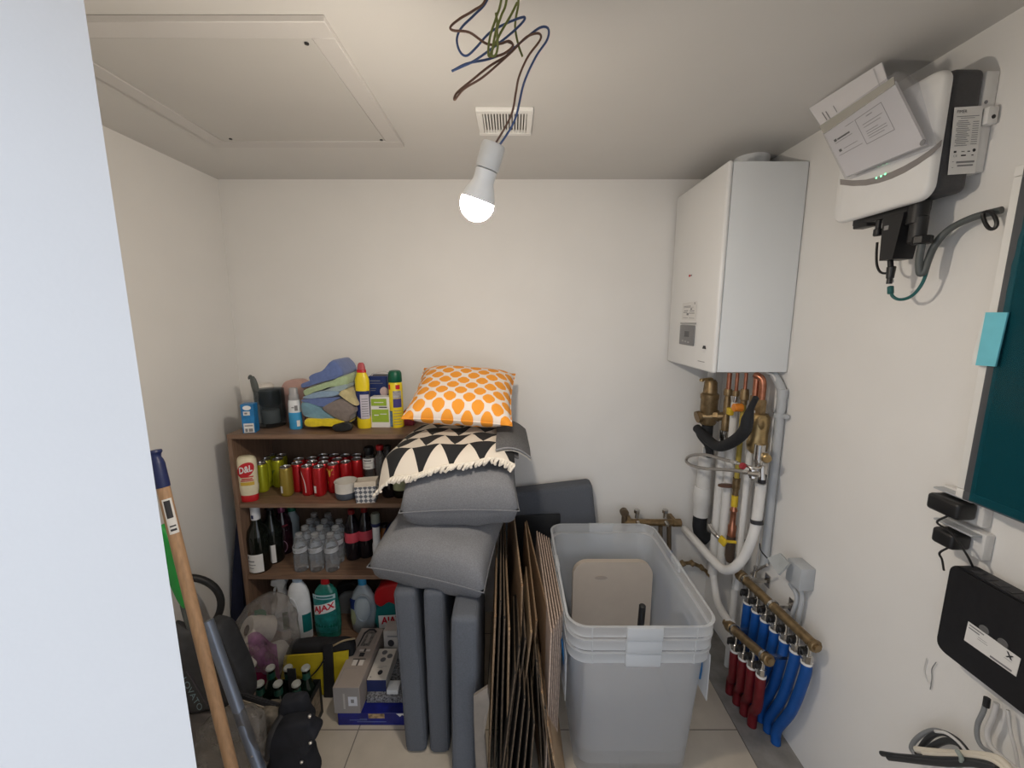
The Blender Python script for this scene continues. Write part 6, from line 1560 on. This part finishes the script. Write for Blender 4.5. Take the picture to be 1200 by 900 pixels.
ow('front_print', rects_bm(fF, [(.16, .42, .40, .47), (.26, .28, .66, .34), (.30, .52, .40, .56)]), M('print_blue_grey', (0.12, 0.16, 0.35), 0.5), t)
b = B(); [b.verts.new(fF(*q)) for q in ((.80, .96), (.85, .70), (.88, .86), (.93, .72), (.90, .98))]; b.faces.new(b.verts); ow('logo', b, mWhiteInk, t)
t = thing('knit_box', 'grey textured flat box stacked on the blue box beside the cushions', 'box', (-.48, 1.46, .056))
ow('carton', bx(-.568, -.385, 1.376, 1.56, .0558, .0845, .004, 2), M('knit_grey', (0.17, 0.17, 0.18), 0.8, var=0.9, scale=160), t)
t = thing('bulb_box', 'white and navy box with round pictures lying beside the greige carton', 'box', (-.545, 1.475, .085))
ow('carton', bx(-.570, -.495, 1.40, 1.555, .0852, .136, .001, 1), M('carton_ivory', (0.62, 0.58, 0.52), 0.5, var=0.03), t)
fT = quadmap((-.570, 1.40, .1368), (-.495, 1.40, .1368), (-.495, 1.555, .1368), (-.570, 1.555, .1368))
b = B()
for cx_, cy_2, rr_ in ((.40, .86, .15), (.76, .74, .15), (.46, .62, .15)):
    f_ = [b.verts.new(fT(cx_ + rr_ * math.cos(R(a)), cy_2 + rr_ * .5 * math.sin(R(a)))) for a in range(0, 360, 20)]; b.faces.new(f_)
ow('round_pictures', b, M('print_slate', (0.13, 0.13, 0.14), 0.5), t)
b = B(); [b.verts.new(fT(.56 + .13 * math.cos(R(a)), .22 + .075 * math.sin(R(a)))) for a in range(0, 360, 20)]; b.faces.new(b.verts); ow('lens_picture', b, mInk, t)
ow('lid_print', rects_bm(fT, [(.10, .07, .18, .10), (.3, .40, .8, .41), (.3, .36, .6, .37)]), mInkGrey, t)
ow('navy_front', bx(-.5702, -.4948, 1.3985, 1.3998, .0852, .1355), mNavy, t)
solo('small_carton', bx(-.490, -.445, 1.385, 1.43, .0852, .105, .002), mPWhite, 'little white box on the grey textured box beside the cushions', 'box')
t = thing('camera_box', 'pale upright box with dark round marks behind the white and navy box', 'box', (-.50, 1.60, .0))
ow('carton', bx(-.555, -.415, 1.572, 1.634, .0005, .205, .001, 1), M('carton_pale', (0.45, 0.43, 0.41), 0.5), t)
fF = quadmap((-.555, 1.571, 0), (-.415, 1.571, 0), (-.415, 1.571, .205), (-.555, 1.571, .205))
b = B(); f_ = [b.verts.new(fF(.22 + .10 * math.cos(R(a)), .72 + .08 * math.sin(R(a)))) for a in range(0, 360, 20)]; b.faces.new(f_); ow('dark_picture', b, mInk, t)
ow('front_print', rects_bm(fF, [(.12, .5, .18, .6), (.12, .86, .5, .9)]), mInkGrey, t)

# navy bag on the third shelf, dark things
b = loft([(446, 628), (448, 604), (456, 598), (470, 598), (478, 605), (478, 628)], 1.79, 1.88, .2, 3, 9, .004, 20)
zm = min(v.co.z for v in b.verts)
bmesh.ops.translate(b, verts=b.verts, vec=(0, 0, Z3 + .001 - zm + .0))
solo('cloth_bag', b, M('cloth_navy', (0.012, 0.022, 0.085), 0.8, var=0.2, scale=30), 'navy cloth bag at the back of the third shelf near the pillows', 'bag')
b = prism(B(), [U(x, y, Y=1.70) for x, y in ((278, 588), (282, 640), (289, 742), (289, 770), (266, 772), (268, 735), (271, 680), (275, 630))], (0, .18, 0))
bmesh.ops.recalc_face_normals(b, faces=b.faces); bmesh.ops.bevel(b, geom=list(b.edges), offset=.004, segments=2, affect='EDGES'); floor_clamp(b)
for v in b.verts: v.co.x = min(max(v.co.x, XL + .003), SX0 - .003)
solo('navy_fabric', b, M('fabric_navy_dark', (0.010, 0.014, 0.040), 0.9, var=0.2, scale=20), 'dark navy fabric bundle squeezed between the bookcase and the side wall', 'fabric')

# toilet rolls in a clear bag
mRoll = M('tissue_paper', (0.56, 0.52, 0.47), 0.95, var=0.04, bump=0.2, bscale=200)
rolls = [((291, 768), 1.47, 68, 12, 'toilet roll with its hollow core facing the room, lowest in the clear bag'), ((303, 738), 1.52, 60, -40, 'toilet roll lying at the top of the clear bag'), ((318, 770), 1.53, 66, -20, 'toilet roll behind the purple wrapper in the clear bag'), ((297, 778), 1.56, 5, 0, 'toilet roll standing at the bottom of the clear bag')]
for (px, py), Y_, tilt, yaw, lab in rolls:
    q = U(px, py, Y=Y_ - .03); 
    t = thing('toilet_roll', lab, 'toilet roll', q, 0, 'toilet rolls in the clear bag', Euler((R(tilt), 0, R(yaw))))
    obj('paper', lathe(B(), [(.020, -.048), (.049, -.048), (.052, -.044), (.052, .044), (.049, .048), (.020, .048), (.020, -.047)], 28, None, False, False), mRoll, t)
    obj('core', lathe(B(), [(.0196, -.047), (.0196, .047), (.0180, .047), (.0180, -.047), (.0196, -.047)], 20, None, False, False), M('core_brown', (0.16, 0.11, 0.08), 0.9), t)
t = thing('roll_bag', 'crinkled clear plastic bag of toilet rolls with purple print, beside the yellow bag', 'plastic bag', U(300, 800, Y=1.5))
b = loft([(268, 806), (264, 770), (266, 745), (275, 728), (290, 716), (305, 711), (320, 718), (328, 732), (336, 750), (335, 780), (326, 806)], 1.44, 1.56, .3, 4, 5, .012, 16); floor_clamp(b, .001)
jitter(b, .006, 45, 2); floor_clamp(b, .001)
ow('bag_film', b, film('crinkle_film', (0.82, 0.80, 0.79), 0.17, rough=0.10, gloss=0.12, scale=28), t)
b = grid(B(), 12, 12, lambda u, v: U(296 + 34 * u - 6 * v, 800 - 55 * v - 6 * math.sin(u * 5) + 4 * u, Y=1.405 + .012 * math.sin(u * 7 + v * 5))); ow('purple_print', b, film('print_purple', (0.45, 0.20, 0.40), 0.50, gloss=.15, scale=22), t)
b = grid(B(), 8, 8, lambda u, v: U(300 + 16 * u, 806 - 18 * v, Y=1.400 + .008 * math.sin(u * 5))); ow('magenta_print', b, film('print_magenta', (0.30, 0.01, 0.09), 0.85), t)
b = grid(B(), 6, 4, lambda u, v: U(298 + 14 * u, 722 - 6 * v - 2 * math.sin(u * 3), Y=1.50)); ow('green_print', b, film('print_green', (0.05, 0.26, 0.12), 0.7), t)
b = tube(B(), [U(289, 806, Y=1.398), U(297, 800, Y=1.396), U(298, 793, Y=1.396)], .003, 6, 3); ow('knot', b, mBlack, t)

# six bottles in a carton
t = thing('bottle_carton', 'dark carton holding six capped bottles, in front of the yellow bag', 'bottle carton', U(335, 800, Z=.13))
cA = U(302, 812, Z=.235); 
xA, xB = -.948, -.745; yA_, yB_ = 1.250, 1.390
t.location = ((xA + xB) / 2, (yA_ + yB_) / 2, 0)
mCart = M('carton_black', (0.016, 0.017, 0.018), 0.5, var=0.3, scale=30)
b = B()
for q in ((xA, xB, yA_, yA_ + .003, .001, .15), (xA, xB, yB_ - .003, yB_, .001, .15), (xA, xA + .003, yA_, yB_, .001, .15), (xB - .003, xB, yA_, yB_, .001, .15), (xA, xB, yA_, yB_, .001, .004)): merge(b, bx(*q))
ow('carton_sides', b, mCart, t)
ow('side_label', bx(xB + .0002, xB + .0012, yA_ + .02, yB_ - .02, .03, .13), M('label_photo', (0.22, 0.17, 0.12), 0.5, var=0.5, scale=50), t)
ym_ = (yA_ + yB_) / 2
ow('carton_handle', bx((xA + xB) / 2 - .002 + .02, (xA + xB) / 2 + .05, ym_ - .002, ym_ + .002, .004, .265, .001, 1), mCart, t)
bi = 0
for ry, yb_ in enumerate((yA_ + .036, yB_ - .036)):
    for k in range(3):
        x_ = xA + .036 + k * .0665
        lab = 'dark capped bottle in the carton, %s row, %s from the dark grey bag' % (('front', 'back')[ry], ords[k])
        if bi == 0:
            b0 = thing('beer_bottle', lab, 'bottle', (x_, yb_, .0045), 0, 'capped bottles in the carton')
            obj('glass_body', lathe(B(), [(.026, 0), (.030, .004), (.030, .125), (.026, .150), (.0145, .185), (.0130, .222), (.0145, .226), (.0140, .2295)], 20), M('bottle_green_black', (0.006, 0.012, 0.008), 0.1, spec=0.6), b0)
            obj('crown_cap', lathe(B(), [(.0160, .2275), (.0158, .232), (.0135, .2355), (.006, .2362)], 16), M('cap_silver', (0.50, 0.52, 0.49), 0.35, metal=0.4), b0)
            obj('neck_foil', lathe(B(), [(.0148, .190), (.0136, .215)], 20, None, False, False), M('neck_green', (0.012, 0.06, 0.045), 0.4), b0)
        else: dup(b0, (x_, yb_, .0045), rnd.uniform(0, 2), lab)
        bi += 1

# dark grey bag with lettering
mBagG = M('bag_charcoal', (0.060, 0.060, 0.064), 0.8, var=0.12, scale=40, bump=0.2, bscale=250)
t = thing('charcoal_bag', 'dark grey bag with slanted pale lettering behind the wooden broom handle', 'bag', U(245, 838, Y=1.2))
b = loft([(190, 745), (215, 743), (240, 743), (258, 748), (264, 790), (268, 828), (240, 836), (215, 840), (190, 842)], 1.175, 1.225, .2, 3, 3, .003, 10); ow('bag_body', b, mBagG, t)
b = loft([(238, 738), (250, 736), (259, 743), (270, 766), (281, 790), (288, 814), (287, 829), (266, 826), (258, 795), (250, 765)], 1.165, 1.235, .3, 3, 2, .003, 12); ow('side_flap', b, M('bag_black_side', (0.026, 0.027, 0.030), 0.7, var=0.2), t)
tl = [U(x, y, Y=1.150) for x, y in ((236, 829), (226, 832), (210, 797), (219, 792))]
ow('lettering', text_bm('LOVATO', quadmap(U(212, 797, Y=1.150), U(233, 834, Y=1.150), U(238, 829, Y=1.150), U(218, 793, Y=1.150)), (0, 0, 1, 1)), M('print_teal_grey', (0.22, 0.32, 0.35), 0.6), t)
b = tube(B(), [U(219, 787, Y=1.152), U(226, 798, Y=1.150), U(236, 815, Y=1.150), U(243, 827, Y=1.152)], .0022, 6, 3); ow('piping', b, M('piping_grey', (0.10, 0.09, 0.10), 0.6), t)
# support: grey carton below
a = U(225, 842, Y=1.16)
solo('grey_carton', bx(-1.10, -.84, 1.15, 1.205, .001, a.z - .006, .002), M('carton_dusk', (0.16, 0.145, 0.14), 0.7), 'dusky grey carton on the floor under the dark grey bag', 'box')
# hoop
q = U(213, 714, Y=1.44)
b = tube(B(), [q + Vector((.118 * math.cos(R(a)), .05 * math.cos(R(a)), .132 * math.sin(R(a)))) for a in range(0, 360, 15)], .0135, 12, 2, True)
b2 = lathe(B(), [(.002, -.030), (.020, -.026), (.034, -.008), (.034, .012), (.020, .028), (.002, .032)], 20, Matrix.Translation(U(214, 742, Y=1.42)))
t = thing('black_hoop', 'black rubber hoop standing behind the dark grey bag by the side wall', 'hoop', q - Vector((0, 0, .145)))
ow('ring', b, M('rubber_black', (0.022, 0.022, 0.023), 0.5), t); ow('knob', b2, M('rubber_grey_dark', (0.05, 0.05, 0.05), 0.5), t)
# tray
P = [U(x, y, Y=1.12 + dy) for x, y, dy in ((276, 812, 0), (327, 827, 0), (323, 838.5, 0), (282, 824, 0))]
t = thing('folded_tray', 'flat black tray with a beige rim tilted below the dark grey bag', 'tray', sum(P, Vector()) / 4)
b = prism(B(), P, (0, .012, .0)); bmesh.ops.recalc_face_normals(b, faces=b.faces); bmesh.ops.bevel(b, geom=list(b.edges), offset=.003, segments=2, affect='EDGES'); ow('tray_body', b, mBagK, t)
P2 = [U(x, y, Y=1.117) for x, y in ((284, 821), (322, 833), (321, 838), (284, 825))]; ow('beige_rim', prism(B(), P2, (0, .004, 0)), M('trim_beige', (0.30, 0.25, 0.19), 0.7), t)
# clear plastic bag at the bottom
b = loft([(222, 905), (226, 870), (238, 850), (262, 840), (285, 842), (300, 850), (305, 875), (302, 930), (222, 930)], 1.04, 1.09, .3, 4, 6, .012, 18); jitter(b, .005, 50, 3); floor_clamp(b, .001)
solo('plastic_bag', b, film('crinkle_film_grey', (0.50, 0.48, 0.46), 0.28, rough=0.10, gloss=0.14, scale=26), 'crumpled clear plastic bag on the floor by the foot of the broom handle', 'plastic bag')
# black clothing heap
zq = lambda *pts: [(290 + x * .1445, 770 + y * .1445) for x, y in pts]
b = loft(zq((245, 590), (330, 560), (420, 560), (480, 570), (500, 600), (555, 640), (550, 690), (505, 715), (495, 760), (470, 820), (510, 905), (520, 1050), (130, 1050), (150, 900), (135, 740), (150, 660)), 1.05, 1.11, .35, 4, 8, .006, 18); floor_clamp(b, .001)
mCloK = M('clothing_black', (0.010, 0.011, 0.016), 0.85, var=0.25, scale=20, bump=0.3, bscale=120)
t = thing('black_backpack', 'black soft backpack lying in the foreground before the bottle carton', 'bag', (-.60, 1.09, 0))
ow('bag_body', b, mCloK, t)
b = loft(zq((255, 380), (330, 365), (440, 362), (470, 470), (512, 540), (490, 600), (380, 600), (270, 580), (240, 480)), 1.10, 1.14, .4, 4, 9, .005, 20); ow('upper_pocket', b, mCloK, t)
b = tube(B(), [U(330, 838, Y=1.07), U(322, 850, Y=1.05), U(315, 868, Y=1.02), U(312, 890, Y=1.02)], .010, 8, 4, flat=(1, .4)); ow('shoulder_strap', b, mBagK, t)
for x, y in zq((510, 695), (440, 850), (505, 480)):
    b = lathe(B(), [(.002, -.004), (.005, -.002), (.005, .003), (.002, .005)], 10, Matrix.Translation(U(x, y, Y=1.045))); ow('zip_pull', b, mAlu, t)
b = loft(zq((80, 480), (180, 470), (240, 520), (250, 580), (160, 640), (110, 700), (80, 600)), 1.09, 1.15, .3, 3, 5, .004, 30); floor_clamp(b, .001)
zm = min(v.co.z for v in b.verts)
solo('patterned_pouch', b, M('pouch_pattern', (0.10, 0.085, 0.065), 0.8, var=0.85, scale=32), 'small patterned pouch tucked between the grey tube and the black backpack', 'pouch')

# broom handle, tube and green tool
top = U(190, 566, Y=1.09); bot = Vector((U(293, 978, Y=.965).x, .965, .0))
d_ = (top - bot).normalized()
t = thing('broom_handle', 'wooden broom handle with dark blue end cap leaning in the foreground', 'broom handle', bot)
mBroom = M('broom_wood', (0.43, 0.265, 0.15), 0.5, var=0.16, scale=16, stretch=(8, 8, .7))
b = B(); cyl(b, bot, top, .0155, 20); ow('wooden_stick', b, mBroom, t)
b = lathe(B(), [(.0168, -.012), (.0172, 0), (.0170, .055), (.0150, .066), (.0120, .074), (.0135, .082), (.0175, .088), (.0165, .094), (.006, .096)], 20, Matrix.Translation(top) @ d_.to_track_quat('Z', 'Y').to_matrix().to_4x4())
ow('end_cap', b, mNavy, t)
fm = cylmap(.0159, .98 * (top - bot).length - .16, .98 * (top - bot).length - .045, -50, 40)
Mx = Matrix.Translation(bot) @ d_.to_track_quat('Z', 'Y').to_matrix().to_4x4()
mm = lambda s, q: Mx @ Vector(fm(s, q))
o_ = d_.to_track_quat('Z', 'Y')
vloc = Mx.inverted() @ Vector((0, 0, H)); av = math.degrees(math.atan2(vloc.x, -vloc.y))
fm = cylmap(.0160, (top - bot).length - .145, (top - bot).length - .045, av - 40, av + 45)
ow('paper_sticker', grid(B(), 8, 1, lambda s, q: mm(s, q)), mPaper, t)
fm2 = cylmap(.0164, (top - bot).length - .145, (top - bot).length - .045, av - 40, av + 45)
ow('sticker_print', rects_bm(lambda s, q: Mx @ Vector(fm2(s, q)), [(.15, .45, .75, .95), (.2, .08, .8, .14), (.2, .2, .8, .24)], 4), mInk, t)
a0 = U(243, 728, Y=1.13); a1 = Vector((U(331, 955, Y=.98).x, .98, 0.0))
t = thing('metal_tube', 'blue grey metal tube leaning behind the wooden broom handle', 'tube', a1)
b = B(); cyl(b, a1, a0, .0165, 20); ow('tube_shaft', b, M('tube_bluegrey', (0.19, 0.22, 0.28), 0.35, metal=0.5), t)
for f_ in (.32, .40):
    q = a1 + (a0 - a1) * f_ + Vector((.006, -.0155, .006)); b = lathe(B(), [(.0006, 0), (.003, .0005), (.0025, .0015)], 10, Matrix.Translation(q) @ Matrix.Rotation(R(90), 4, 'X')); ow('lock_button', b, mAlu, t)
t = thing('green_scoop', 'bright green plastic scoop handle with a grey tip behind the broom handle', 'scoop', U(215, 720, Y=1.20))
P = [(184, 618), (195, 628), (206, 650), (213, 680), (217, 708), (213, 715), (204, 700), (193, 675), (185, 660)]
b = loft(P, 1.185, 1.215, .3, 3, 1, 0, 10, 3); ow('handle', b, M('scoop_green', (0.02, 0.34, 0.06), 0.45, var=0.05), t)
b = tube(B(), [U(214, 708, Y=1.20), U(218, 722, Y=1.20), U(225, 742, Y=1.20), U(232, 765, Y=1.19)], [.008, .009, .009, .008], 10, 4); ow('tip', b, M('rubber_grey', (0.09, 0.10, 0.095), 0.5), t)
